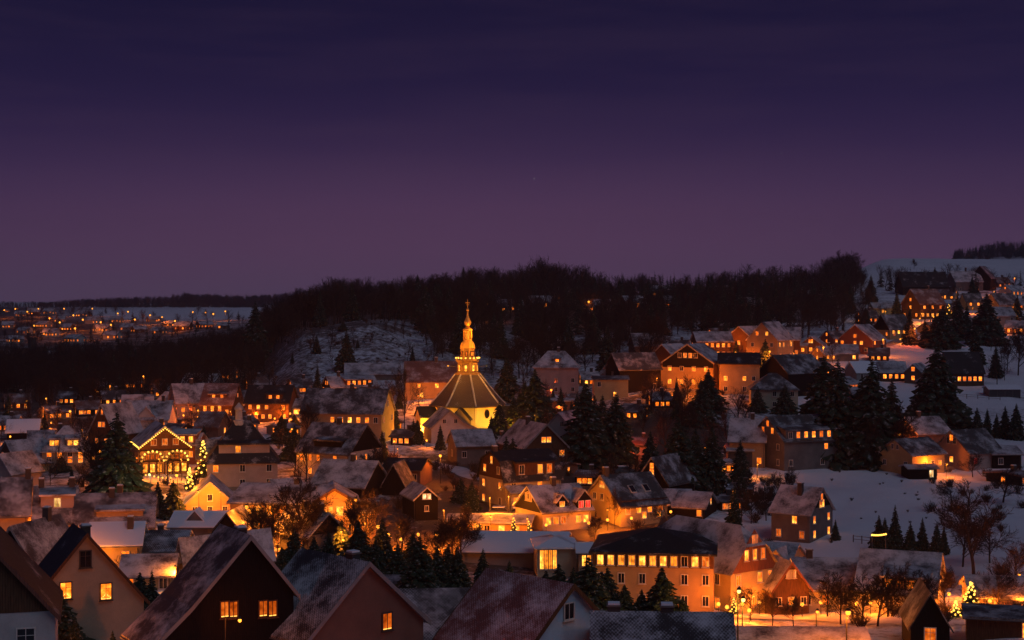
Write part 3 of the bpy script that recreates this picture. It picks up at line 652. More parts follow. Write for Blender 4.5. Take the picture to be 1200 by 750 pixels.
house('hotel', 'large hotel with dark hipped roof and a long row of yellow attic windows', 768, 716, 648, 620, W=12, lp=140, rot=-8, wall='ochre', roof='roof_bare', kindr='hip', hip=7, F_='Y.D.D.D.D.D/D.D.D.D.D.D/YYYYYYYYDYd', ws=(.8, 1.3), sh=2.35, upper=('brownwood', 4.9), cat='hotel', chim=())
house('hotel_wing', 'hotel wing with half hipped pink snow roof and brown clad upper floors', 884, 720, 668, 620, wp=62, L=15, rot=-52, anchor='GR', wall='yellow', roof='roof_snow', kindr='half', hip=2.6, clad=('redwood', 5.0), upper=('redwood', 5.0), GR='Y.L.Y/L.LL/L.L.L/LLL', F_='L..L/D..D', ws=(.8, 1.4), sh=2.7, cat='hotel', chim=())
house('house', 'house with two small pointed dormers between hotel wing and lit gable', 912, 706, 668, 637, W=9, lp=40, rot=-30, wall='ochre', roof='roof_snow', dorm=(('gable', -.4, 2.2, 'Y', .1, 1.0), ('gable', .5, 2.0, 'Y', .1, 1.0)), F_='YL/LY', chim=())
house('gabled_house', 'wooden gable with a row of bright white windows and glowing attic pair', 927, 722, 690, 660, wp=44, L=10, rot=-78, anchor='GR', wall='brownwood', roof='roof_snow', GR='D.L.D/WWWWWW/.LL.', ws=(.75, 1.0), trim='redwood', chim=())
house('long_house', 'long house with huge pink snow roof and yellow lamp lit wall', 975, 716, 690, 655, W=12, lp=90, rot=-4, wall='cream', roof='roof_snow', F_='D.L.D.L.', chim=((-.6, 0, .8),))
house('farmhouse', 'farmhouse with wide snow roof and four small orange windows in a dark strip', 1056, 722, 695, 647, W=12, lp=84, rot=-20, wall='white', roof='roof_snow', F_='D.D.D.', dorm=(('shed', .25, 5.0, 'LLLL', .06, 1.4),), clad=('darkwood', 3), chim=())
house('cottage', 'pink lit low house with snow roof behind the small bare tree', 1165, 720, 700, 676, W=8, lp=62, rot=-8, wall='pink', roof='roof_snow', F_='.L..', chim=())

# ---- right meadow
house('gabled_house', 'tall wooden gabled house with candle lit windows at the meadow fence', 940, 636, 602, 571, W=8, lp=40, rot=-36, wall='stone', roof='roof_snow', clad=('darkwood', 5.0), GR='A.A/A.A/.AA./L', F_='d.d/..A.', ws=(.9, 1.3), chim=((.1, -.3, 1.5),))
house('farmhouse', 'long farmhouse with a row of lit dormer windows and stone base above the meadow', 938, 552, 516, 487, W=11, lp=84, rot=24, wall='stone', roof='roof_half', F_='D..D../....L..', GL='D.D/..D/L.L/L', dorm=(('shed', .02, 14.2, 'DLLLLLLd', .02, 1.8),), ws=(.9, 1.3), chim=())
house('house', 'house with reddish snow roof and bright orange wall strip beside the long farmhouse', 878, 548, 517, 491, W=9, lp=40, rot=-14, wall='ochre', roof='roof_snow', F_='...L', chim=((.2, 0, .8),))
house('garage', 'dark garage with snow roof in front of the orange wall strip', 866, 548, 528, 521, W=6, lp=28, rot=-4, wall='garage', roof='roof_snow', cat='garage', chim=())
house('house', 'brick house glowing red beneath the bare trees above the meadow', 1080, 530, 508, 489, W=9, lp=42, rot=20, wall='brick', roof='roof_snow', GL='/L', F_='..L', chim=((-.2, 0, .9),))
house('house', 'yellow house with dark snow patched roof and small front porch shed', 1068, 558, 533, 514, W=8.5, lp=46, rot=33, wall='yellow', roof='roof_half', GL='D.D/D.D', F_='.DDL', ws=(.9, 1.1), chim=())
house('shed', 'brown porch shed with white door against the yellow meadow house', 1077, 562, 549, 545, W=4, lp=34, rot=6, wall='darkwood', roof='roof_snow', F_='..W', ws=(.9, 1.6), cat='shed', chim=())
house('gabled_house', 'pink gabled house with dark snow roof and candle lit windows right of the yellow one', 1134, 552, 530, 504, W=9, lp=46, rot=30, wall='pink', roof='roof_half', GL='.A./D.D/L', F_='R.A', ws=(1.0, 1.3), chim=())
house('shed', 'open carport with snow roof joined to the pink gabled house', 1172, 550, 532, 523, W=7, lp=34, rot=4, wall='darkwood', roof='roof_snow', F_='D.', cat='carport', chim=())
house('cottage', 'low house with red roof and pink lit wall among dark spruces', 748, 534, 521, 513, W=8, lp=42, rot=-6, wall='pink', roof='roof_redbare', F_='.DY', chim=((.3, 0, .6),))

# ---- upper right slope
house('gabled_house', 'big orange gabled house with dark timber attic and two rows of lights', 806, 456, 425, 404, wp=56, L=11, rot=62, anchor='GL', wall='ochre', roof='roof_snow', clad=('darkwood', 5.6), GL='LALL/LDLL/DddD', ws=(1.1, 1.4), chim=(), trim='grey')
house('long_house', 'long orange lit house with dark roof beside the big timber attic gable', 866, 462, 426, 414, W=9, lp=46, rot=-6, wall='ochre', roof='roof_bare', F_='D.D./L.LD', chim=())
house('gabled_house', 'smaller house with snow roof and bright corner window left of the big orange gable', 776, 446, 422, 404, wp=32, L=9, rot=50, anchor='GL', wall='ochre', roof='roof_snow', clad=('brownwood', 4), GL='L.L/A.L', chim=())
house('house', 'black house with slate roof and two lit windows above the dark spruces', 742, 460, 433, 414, W=9, lp=50, rot=20, wall='darkwood', roof='roof_half', GL='L/D', F_='...D', chim=())
house('house', 'house with red lamp lit gable and grey roof above the black slate house', 758, 425, 405, 391, W=9, lp=36, rot=8, wall='brick', roof='roof_half', F_='.L.', chim=())
house('villa', 'pale pink villa with broad snowy hip roof left of the black slate house', 652, 462, 430, 412, W=10, lp=52, rot=-3, wall='pink', roof='roof_snow', kindr='hip', hip=4, F_='d.D.D/D.D.D', dorm=(('shed', .05, 1.8, 'L', .3, 1.0),), chim=((.1, 0, .8),))
house('garage', 'low flat garage glowing red under a lamp below the pink villa', 655, 484, 470, 467, W=6, lp=34, rot=0, wall='brick', roof='roof_snow', cat='garage', chim=())
house('house', 'flat roofed house with one yellow window near the dark spruces', 715, 468, 445, 441, W=8, lp=40, rot=0, wall='yellow', roof='roof_half', F_='..Y./D...', chim=(), oh=.3)
house('house', 'house with row of lit windows and glowing lower floor on the lamp lit street', 834, 420, 400, 389, W=9, lp=42, rot=6, wall='brownwood', roof='roof_snow', F_='LdLLdL/.LLLLL', GL='L.L/LL', ws=(1.0, 1.3), chim=())
house('gabled_house', 'brown double gabled house with large lit upstairs windows', 866, 414, 398, 383, wp=30, L=10, rot=48, anchor='GL', wall='brownwood', roof='roof_snow', GL='D.D/.A.', F_='L.d.L/.YYY.', ws=(1.0, 1.4), chim=())
house('gabled_house', 'tall orange gabled house beside the bright street lamp', 893, 424, 398, 378, wp=32, L=11, rot=55, anchor='GL', wall='ochre', roof='roof_snow', GL='D.D/D.D/L.Y', F_='d.d/YY.Y/..Y', ws=(1.0, 1.4), chim=())
house('house', 'house with three tall lit stair windows right of the tall orange gable', 924, 418, 398, 384, W=8, lp=26, rot=-10, wall='brownwood', roof='roof_snow', F_='Y..d/Y.L./Y...', chim=())
house('cottage', 'cottage with pink snow roof and lit doors next to the stair window house', 936, 416, 405, 397, W=7, lp=22, rot=-20, wall='ochre', roof='roof_snow', F_='LdL', chim=())
house('gabled_house', 'small gabled house with two big glowing windows on the slope', 950, 416, 404, 395, wp=24, L=8, rot=70, anchor='GL', wall='brick', roof='roof_snow', GL='LLL/AA', ws=(1.1, 1.3), chim=())
house('timber_house', 'dark gabled barn house with grey snow roof below the lamp lit street', 928, 466, 437, 416, W=10, lp=52, rot=38, wall='darkwood', roof='roof_half', GL='D/D', F_='...L', chim=())
house('villa', 'pale villa with dark pyramid roof behind two spruces', 906, 480, 456, 438, W=11, lp=54, rot=-6, wall='cream', roof='roof_half', kindr='hip', hip=5, F_='D.D.D/D.D.D', chim=())
house('cottage', 'low snow roofed annex behind the pale pyramid roofed villa', 930, 452, 442, 432, W=7, lp=32, rot=0, wall='grey', roof='roof_white', kindr='hip', hip=3, chim=())
house('gabled_house', 'glowing red gabled house with an arched light in its front window', 1002, 414, 398, 381, wp=34, L=10, rot=52, anchor='GL', wall='redwood', roof='roof_snow', GL='D.D/L.AA./.L.', F_='D.D/L.d', ws=(1.1, 1.3), chim=())
house('house', 'house with dark gable and yellow lit wall behind the glowing red one', 1046, 398, 386, 369, W=9, lp=30, rot=26, wall='yellow', roof='roof_half', clad=('darkwood', 3.2), GL='L.L', F_='d.d/YYYY', chim=())
house('guest_house', 'large wooden house with two rows of lit windows beside the bright yellow floodlight', 1082, 374, 356, 339, W=11, lp=34, rot=25, wall='brownwood', roof='roof_redbare', GL='L.L/L/.L.', F_='YYYYY/LLL', ws=(1.2, 1.4), chim=((.4, 0, 1.0),))
house('cottage', 'low snow roofed hall with glowing yellow side near the wood edge', 1035, 369, 361, 355, W=9, lp=28, rot=0, wall='yellow', roof='roof_snow', F_='.Y.Y', chim=())
house('house', 'orange lit house with grey roof and three small windows beside tall spruce', 1174, 374, 357, 344, W=9, lp=28, rot=22, wall='ochre', roof='roof_half', F_='...../.LLL.', chim=(), ws=(.9, 1.2))
house('house', 'pale grey house below the orange lit one with grey roof', 1172, 388, 370, 360, W=9, lp=24, rot=8, wall='grey', roof='roof_snow', F_='D.D/D.D', chim=())
house('house', 'house with pair of bright round topped windows under a spruce', 1138, 364, 354, 344, W=8, lp=20, rot=4, wall='ochre', roof='roof_half', F_='/LL', chim=())
house('cottage', 'dark cottage with three lit windows in a row among tall spruces', 1140, 392, 383, 373, W=8, lp=22, rot=4, wall='darkwood', roof='roof_half', F_='LLL', chim=(), ws=(.9, 1.3))
house('barn', 'big dark barn roof on the hill crest before the snowfield', 1080, 346, 336, 319, W=14, lp=54, rot=2, wall='darkwood', roof='roof_bare', cat='barn', chim=())
house('farmhouse', 'farmhouse with snow roof and chimney right of the hill crest barn', 1130, 342, 330, 318, W=11, lp=34, rot=10, wall='stone', roof='roof_snow', F_='D.d', GL='d', chim=((.1, 0, 1.5),))
house('barn', 'gabled dark barn beside the hill crest farmhouse', 1148, 341, 326, 312, wp=22, L=12, rot=60, anchor='GL', wall='darkwood', roof='roof_half', cat='barn', chim=())
house('house', 'house with row of four lit windows under blue snow roof above the meadow', 1044, 447, 436, 424, W=8, lp=30, rot=-3, wall='brownwood', roof='roof_snow', F_='LLLL', chim=())
house('gabled_house', 'small brick gable with two stacked lights near the dark spruce group', 1070, 450, 437, 427, wp=18, L=8, rot=60, anchor='GL', wall='brick', roof='roof_snow', GL='.L./LL', chim=())
house('house', 'house with dark snow roof and a row of five orange windows among spruces', 1126, 452, 437, 413, W=10, lp=40, rot=3, wall='brownwood', roof='roof_bare', F_='DLLLLL', chim=())
house('cottage', 'snow roofed cottage beside the pale villa below the lit street houses', 1012, 446, 436, 424, W=8, lp=32, rot=12, wall='grey', roof='roof_white', F_='D.D', chim=())
house('cottage', 'low cottage with bright yellow window under the glowing red gable', 990, 424, 414, 404, W=8, lp=28, rot=-4, wall='stone', roof='roof_snow', F_='..Y', chim=())
house('cottage', 'snow roofed shed row by the upper meadow path', 1010, 470, 462, 454, W=8, lp=28, rot=0, wall='stone', roof='roof_snow', chim=())
g_ = house('garage_row', 'row of dark garages with snow roof at the upper meadow', 1174, 466, 456, 452, W=6, lp=36, rot=-2, wall='stone', roof='roof_white', cat='garage', chim=(), oh=.3)
h_ = H['row of dark garages with snow roof at the upper meadow']
for i in range(4):
    mb = MB(); x_ = (-.75+.5*i)*h_['L']/2; mb.box((x_-.9, h_['y0']-.06, -.2), (x_+.9, h_['y0'], 1.9), 'garage'); mb.build('garage_door', g_)
# ------------------------------------------------------------------ church
def bulb_mesh(mat, r=.14):
    mb = MB(); mb.lathe([(.01, -r), (r*.8, -r*.6), (r, 0), (r*.8, r*.6), (.01, r)], 6, mat); return mb.mesh('bulb')
BULB = {k: bulb_mesh(k) for k in ('bulb', 'bulb_red', 'candle')}
BULB['small'] = bulb_mesh('bulb', .09); BULB['big'] = bulb_mesh('bulb', .2)
KL = 5.6
def point(loc, power, color, radius=.25, parent=None, name='light'):
    l = bpy.data.lights.new(name, 'POINT'); l.energy = power*KL; l.color = color; l.shadow_soft_size = radius
    o = bpy.data.objects.new(name, l); COL.objects.link(o); o.parent = parent; o.location = loc; return o
ORANGE = (1, .185, .010); AMBER = (1, .225, .014); YELLOW = (1, .40, .028); RED = (1, .115, .02)
CY = 358.0; c0 = gpt(548, CY); k_ = CY/F
ch = empty('church', (c0.x, c0.y, c0.z), 0, 'floodlit octagonal church with tiered lantern spire and gilded cross', 'church')
def cz(py): return ZC-(py-HOR)*k_-c0.z
A8 = R(-76)
ap = math.cos(math.pi/8)
mb = MB(); mb.lathe([(8.1, -3), (8.1, cz(473)+.1)], 8, 'churchwall', A8); mb.build('wall', ch)
mb = MB(); mb.lathe([(8.4, -3), (8.4, .8)], 8, 'stone', A8); mb.build('plinth', ch)
ze, zt_ = cz(474), cz(438.5)
pr = [(8.95, ze-.25), (8.95, ze), (7.9, ze+.95), (6.2, ze+.95+(zt_-ze-.95)*.32), (4.5, ze+.95+(zt_-ze-.95)*.66), (2.9, zt_)]
mb = MB(); mb.lathe(pr, 8, 'roof_church', A8); crf = mb.build('roof', ch)
for i in range(8):
    mb = MB(); a_ = A8+2*math.pi*i/8
    for (r0, z0), (r1, z1) in zip(pr[1:], pr[2:]): mb.tube((r0*math.cos(a_), r0*math.sin(a_), z0+.03), (r1*math.cos(a_), r1*math.sin(a_), z1+.03), .2, .2, 'frame', 6)
    mb.build('hip_ridge', crf)
for i in range(8):          # oval windows, one to a side, between corner pilasters
    a_ = A8+2*math.pi*(i+.5)/8; d = 8.1*ap
    mb = MB(); n = 14; vs = [(0, -.10, 0)]+[(.62*math.cos(2*math.pi*j/n), -.10, .95*math.sin(2*math.pi*j/n)) for j in range(n)]
    mb.add(vs, [(0, j+1, (j+1) % n+1) for j in range(n)], 'glass')
    for j in range(n):
        q0, q1 = vs[j+1], vs[(j+1) % n+1]; mb.tube((q0[0], -.12, q0[2]), (q1[0], -.12, q1[2]), .09, .09, 'darkframe', 5)
    mb.build('window', ch, (d*math.cos(a_), d*math.sin(a_), cz(473)-1.9), a_+R(90))
    a_ = A8+2*math.pi*i/8
    mb = MB(); mb.lathe([(.34, -2), (.34, cz(473))], 6, 'churchwall', 0, (8.05*math.cos(a_), 8.05*math.sin(a_), 0)); mb.build('pilaster', ch)
mb = MB(); mb.lathe([(2.95, zt_-.1), (2.95, zt_+.3), (2.45, zt_+.45), (2.35, cz(425)), (2.6, cz(424)), (2.6, cz(422.5)), (2.1, cz(422.5))], 8, 'copper', A8); mb.build('tower_drum', ch)
for i in range(8):
    a_ = A8+2*math.pi*(i+.5)/8; d = 2.38*ap+.03; mb = MB(); mb.box((-.35, -.06, -.75), (.35, .02, .75), 'darkframe'); mb.box((-.27, -.08, -.66), (.27, -.05, .66), 'lit_yellow')
    mb.build('window', ch, (d*math.cos(a_), d*math.sin(a_), cz(431)), a_+R(90))
mb = MB(); mb.lathe([(2.75, cz(422.5)), (2.75, cz(422.5)+.18)], 8, 'copper', A8)
for i in range(8):
    a_, b_ = A8+2*math.pi*i/8, A8+2*math.pi*(i+1)/8
    p, q = Vector((2.65*math.cos(a_), 2.65*math.sin(a_), 0)), Vector((2.65*math.cos(b_), 2.65*math.sin(b_), 0))
    for zz in (.45, .85): mb.tube(p+Vector((0, 0, cz(422.5)+zz)), q+Vector((0, 0, cz(422.5)+zz)), .05, .05, 'copper', 5)
    for j in range(5): r_ = p.lerp(q, j/5); mb.tube(r_+Vector((0, 0, cz(422.5))), r_+Vector((0, 0, cz(422.5)+.88)), .04, .04, 'copper', 4)
gal = mb.build('gallery', ch)
BULB['gal'] = bulb_mesh('bulb', .19)
for i in range(16):
    a_ = A8+2*math.pi*i/16; rr = 2.72 if i % 2 == 0 else 2.72*ap; link('bulb', BULB['gal'], gal, (rr*math.cos(a_), rr*math.sin(a_), cz(420)+.15))
mb = MB(); mb.lathe([(1.72, cz(422.5)), (1.62, cz(409)), (1.86, cz(408.5)), (1.86, cz(407.6))], 8, 'copper', A8); mb.build('upper_drum', ch)
for i in range(8):
    a_ = A8+2*math.pi*(i+.5)/8; d = 1.68*ap+.02; mb = MB(); mb.box((-.3, -.05, -.6), (.3, .02, .6), 'darkwood'); mb.box((-.2, -.07, -.5), (.2, -.04, .5), 'lit_dim')
    mb.build('window', ch, (d*math.cos(a_), d*math.sin(a_), cz(414.5)), a_+R(90))
mb = MB(); mb.lathe([(1.75, cz(407.6)), (1.72, cz(405)), (1.5, cz(402)), (1.15, cz(399.6)), (.9, cz(398.4))], 8, 'gold', A8); mb.build('dome', ch)
mb = MB()
for i in range(8):
    a_ = A8+2*math.pi*i/8; mb.tube((.92*math.cos(a_), .92*math.sin(a_), cz(398.4)), (.92*math.cos(a_), .92*math.sin(a_), cz(387)), .13, .13, 'gold', 5)
mb.lathe([(.98, cz(398.6)), (.98, cz(397.2))], 8, 'gold', A8); mb.lathe([(1.12, cz(387.4)), (1.15, cz(386)), (.8, cz(384.6)), (.38, cz(383))], 8, 'gold', A8)
mb.build('lantern', ch)
mb = MB(); mb.lathe([(.42, cz(397)), (.5, cz(392)), (.42, cz(388))], 8, 'lit_yellow', 0); mb.build('lantern_light', ch)
mb = MB(); mb.lathe([(.35, cz(383)), (.55, cz(381.5)), (.80, cz(379)), (.82, cz(377.6)), (.6, cz(375)), (.32, cz(371.5)), (.2, cz(367)), (.15, cz(364))], 12, 'gold'); mb.build('onion_spire', ch, smooth=True)
mb = MB(); r_ = .34; mb.lathe([(.02, -r_), (r_*.75, -r_*.65), (r_, 0), (r_*.75, r_*.65), (.02, r_)], 10, 'gold', 0, (0, 0, cz(363))); mb.build('ball', ch, smooth=True)
mb = MB(); mb.box((-.06, -.06, cz(362)), (.06, .06, cz(351)), 'gold'); mb.box((-.5, -.055, cz(355.2)), (.5, .055, cz(354.4)), 'gold'); mb.box((-.3, -.05, cz(357.6)), (.3, .05, cz(357)), 'gold'); mb.build('cross', ch)
# porch and side annexes of the church
def porch(name, ang, w, dl, h0, h1, wallm):
    e_ = link(name, None, ch, (0, 0, 0), ang+R(90)); d0 = 8.1*ap-.3
    mb = MB(); mb.ext([(-w/2, -3), (w/2, -3), (w/2, h0), (0, h1), (-w/2, h0)], -d0-dl, -d0, wallm, 'y'); mb.build('porch_wall', e_)
    mb = MB()
    for sg in (-1, 1):
        k = (h1-h0)/(w/2); e2 = w/2+.35
        mb.ext([(0, h1+.02), (sg*e2, h1-e2*k+.02), (sg*e2, h1-e2*k+.24), (0, h1+.24)], -d0-dl-.3, -d0+.6, 'roof_bare', 'y')
    mb.build('porch_roof', e_)
    mb = MB(); mb.box((-.6, -d0-dl-.06, 0), (.6, -d0-dl, 2.2), 'darkwood'); mb.build('door', e_)
porch('porch', A8-2*math.pi*.5/8, 4.2, 3.0, cz(487), cz(475), 'ochre')
porch('annex', A8-2*math.pi*1.5/8-R(18), 4.5, 4.5, cz(486), cz(476), 'churchwall')
porch('annex', A8+2*math.pi*1.5/8-R(10), 4.5, 3.6, cz(486), cz(475.5), 'churchwall')
HOUSES.append((c0.x, c0.y, 12))
def floodlight(px, Y, label, power, color, lift=.9, off=(0, 0, 0)):
    p = gpt(px, Y)
    e = empty('floodlight', p, 0, label, 'floodlight', 'floodlights round the church' if 'church' in label else None)
    mb = MB(); mb.tube((0, 0, -.5), (0, 0, lift-.15), .05, .05, 'metal', 6); mb.build('post', e)
    mb = MB(); mb.box((-.22, -.12, lift-.15), (.22, .12, lift+.1), 'metal'); mb.build('housing', e)
    mb = MB(); mb.box((-.18, -.10, lift+.1), (.18, .10, lift+.13), 'lamp_white'); mb.build('lens', e)
    point((0, 0, lift+.55), power, color, .3, e); return e
for px, Y, pw in ((512, 349, 500), (538, 342.5, 450), (566, 342, 750), (600, 349, 700), (583, 343.5, 600), (524, 344, 450), (498, 352, 400)):
    floodlight(px, Y, 'small ground floodlight shining up at the church wall', pw, (1, .42, .022), .5)
point((4.4, -4.4, cz(438)+2.0), 110, (1, .36, .025), .2, ch); point((-4.4, -4.4, cz(438)+2.0), 110, (1, .36, .025), .2, ch)     # lamps on the gallery brackets
for sx in (-1, 1):
    mb = MB(); mb.tube((sx*2.4, -2.4, cz(438)+1.7), (sx*4.4, -4.4, cz(438)+2.0), .05, .05, 'metal', 5); mb.build('lamp_bracket', ch)
point((3.4, -3.4, cz(409)), 130, (1, .34, .025), .2, ch); point((-3.4, -3.4, cz(409)), 130, (1, .34, .025), .2, ch)
point((2.2, -2.2, cz(388)), 110, (1, .34, .025), .2, ch)

# ------------------------------------------------------------------ details of the inn
h_ = H['half timbered inn with strings of bulbs outlining gable and window arches']; Ln, pf = h_['L']/2, h_['prof']
def beam(root, a, b_, w=.2, mat='beam'):
    mb = MB(); a, b_ = Vector(a), Vector(b_); d = (b_-a).normalized(); u = Vector((1, 0, 0)); s = d.cross(u)*w/2
    vs = []
    for p in (a, b_):
        for q in (-s, s): vs += [p+q-u*.05, p+q+u*.05]
    mb.add(vs, [(0, 2, 3, 1), (4, 5, 7, 6), (0, 1, 5, 4), (2, 6, 7, 3), (1, 3, 7, 5), (0, 4, 6, 2)], mat); return mb.build('beam', root)
y0, y1, hw_ = h_['y0'], h_['y1'], h_['hw']
xg = Ln+.05
for q in np.linspace(y0+.2, y1-.2, 7): beam(inn, (xg, q, 0), (xg, q, 2.4))
beam(inn, (xg+.01, y0, 2.5), (xg+.01, y1, 2.5), .3); beam(inn, (xg+.01, y0, 4.5), (xg+.01, y1, 4.5), .3)
ls = empty('light_string', (h_['ctr'].x, h_['ctr'].y, h_['zb']), h_['r'], 'strings of warm bulbs on the gable and window arches of the inn', 'string lights')
def bulbs(par, pts, kind_='bulb'):
    for p in pts: link('bulb', BULB[kind_], par, p)
zr = h_['hr']
for k in range(15):
    f_ = k/14
    for ys_, y_ in ((y0-.3, -1), (y1+.3, 1)):
        yy = ys_*(1-f_); zz = pf[0][1]-.25+(zr-pf[0][1])*f_; bulbs(ls, [(Ln+.62, yy, zz)])
mb = MB()
for yc in (y0*.5, y1*.5):
    arc = [(Ln+.3, yc+2.0*math.cos(math.pi*k/8), 2.6+1.75*math.sin(math.pi*k/8)) for k in range(9)]; bulbs(ls, arc, 'big')
    for a, b_ in zip(arc, arc[1:]): mb.tube(a, b_, .05, .05, 'beam', 5)
    for w_, kk in ((-1.3, 'Y'), (0, 'Y'), (1.3, 'Y')): add_window(inn, (Ln, yc+w_, 1.25), R(90), .8, 1.5, kk, 'darkframe')
    for k in range(3): add_window(inn, (Ln, yc-.9+.9*k, 3.3), R(90), .6, .9, 'd', 'darkframe')
mb.build('wire', ls)
for q in (-2.2, 0, 2.2): add_window(inn, (Ln+.045, q*.9, 6.0 if hw_ < 6 else hw_+.4), R(90), .85, 1.0, 'd', 'frame')
for k in range(14): bulbs(ls, [(Ln+.5-k*.9, y0-.45, hw_+.02)])
# half timbering on the side of the yellow gabled house
h2 = H['yellow gabled house with half timbered side wall and roof windows']
for q in np.linspace(-h2['L']/2+.15, h2['L']/2-.15, 10):
    mb = MB(); mb.box((q-.09, h2['y0']-.05, 2.6), (q+.09, h2['y0'], h2['hw']), 'beam'); mb.build('beam', h2['root'])
for zz in (2.6, 3.7, h2['hw']-.2):
    mb = MB(); mb.box((-h2['L']/2, h2['y0']-.052, zz), (h2['L']/2, h2['y0'], zz+.18), 'beam'); mb.build('beam', h2['root'])
for xq in (-.15, .45):      # two roof windows
    mb = MB(); yy = -h2['W']/2*.55; zz = zprof(h2['prof'], yy)+.3; sl = (h2['hr']-h2['hw'])/(h2['W']/2); d = Vector((0, 1, sl)).normalized()
    n_ = Vector((0, -d.z, d.y)); c_ = Vector((xq*h2['L']/2, yy, zz)); ux = Vector((1, 0, 0))
    for wq, hq, off, mt in ((.52, .78, 0, 'frame'), (.4, .64, .07, 'glass')):
        vs = [c_+ux*a*wq+d*b_*hq+n_*(off+e) for e in (-.1, .06) for a, b_ in ((-1, -1), (1, -1), (1, 1), (-1, 1))]
        mb.add(vs, [(0, 3, 2, 1), (4, 5, 6, 7), (0, 1, 5, 4), (1, 2, 6, 5), (2, 3, 7, 6), (3, 0, 4, 7)], mt)
    mb.build('roof_window', h2['root'])
# cupola on the grey roofed town house
h3 = H['big grey roofed town house with snow topped dormer and small white cupola']
mb = MB(); mb.lathe([(.95, h3['hr']-.6), (.95, h3['hr']+.2), (.62, h3['hr']+.35), (.58, h3['hr']+2.0), (.8, h3['hr']+2.1), (.72, h3['hr']+2.5), (.4, h3['hr']+2.9), (.06, h3['hr']+3.3)], 8, 'white')
mb.build('cupola', h3['root'], (-.05*h3['L'], 0, 0))
# chimney stack in the valley wood
p = gpix(38, 430); e = empty('chimney_stack', p, 0, 'tall dark factory chimney standing by the reddish blocky building', 'chimney')
mb = MB(); mb.lathe([(2.2, -3), (1.7, (430-397)*p.y/F), (1.9, (430-397)*p.y/F), (1.9, (430-395.5)*p.y/F)], 10, 'soot'); mb.build('shaft', e)

# ------------------------------------------------------------------ lamps
def solveY(px, py, h):
    best = None
    for Y in np.arange(85, 1500, 1.0):
        z = ZC-(py-HOR)*Y/F
        if z-gz((px-600)/F*Y, Y) <= h: best = Y; break
    return best or 1500
HEAD = {}
def head_mesh(mat, r):
    k = (mat, r)
    if k not in HEAD:
        mb = MB(); mb.lathe([(.03, -r), (r*.72, -r*.7), (r, 0), (r*.72, r*.7), (.03, r)], 10, mat); HEAD[k] = mb.mesh('globe', True)
    return HEAD[k]
def lamp(px, py, label, power=260, color=ORANGE, h=5.5, mat='lamp_orange', r=.26, group=None, Y=None, arm=0.0, name='street_lamp'):
    Y = Y or solveY(px, py, h); q = pt(px, py, Y); g = gz(q.x, q.y); hh = q.z-g
    e = empty(name, (q.x, q.y, g), 0, label, 'street lamp' if name == 'street_lamp' else 'lamp', group)
    mb = MB(); mb.tube((-arm, .6, -1), (-arm, .6, hh+.1), .08, .045, 'lampmetal', 6)
    mb.build('pole', e)
    mb = MB(); mb.tube((-arm, .6, hh+.08), (0, 0, hh+r+.12), .035, .03, 'lampmetal', 5); mb.lathe([(r*1.15, 0), (r*.9, .12), (.05, .2)], 8, 'lampmetal', 0, (0, 0, hh+r*.8)); mb.build('arm', e)
    link('globe', head_mesh(mat, r), e, (0, 0, hh))
    point((0, -.05, hh-r-.12), power, color, .22, e)
    return e
GL_ = 'street lamps of the village'
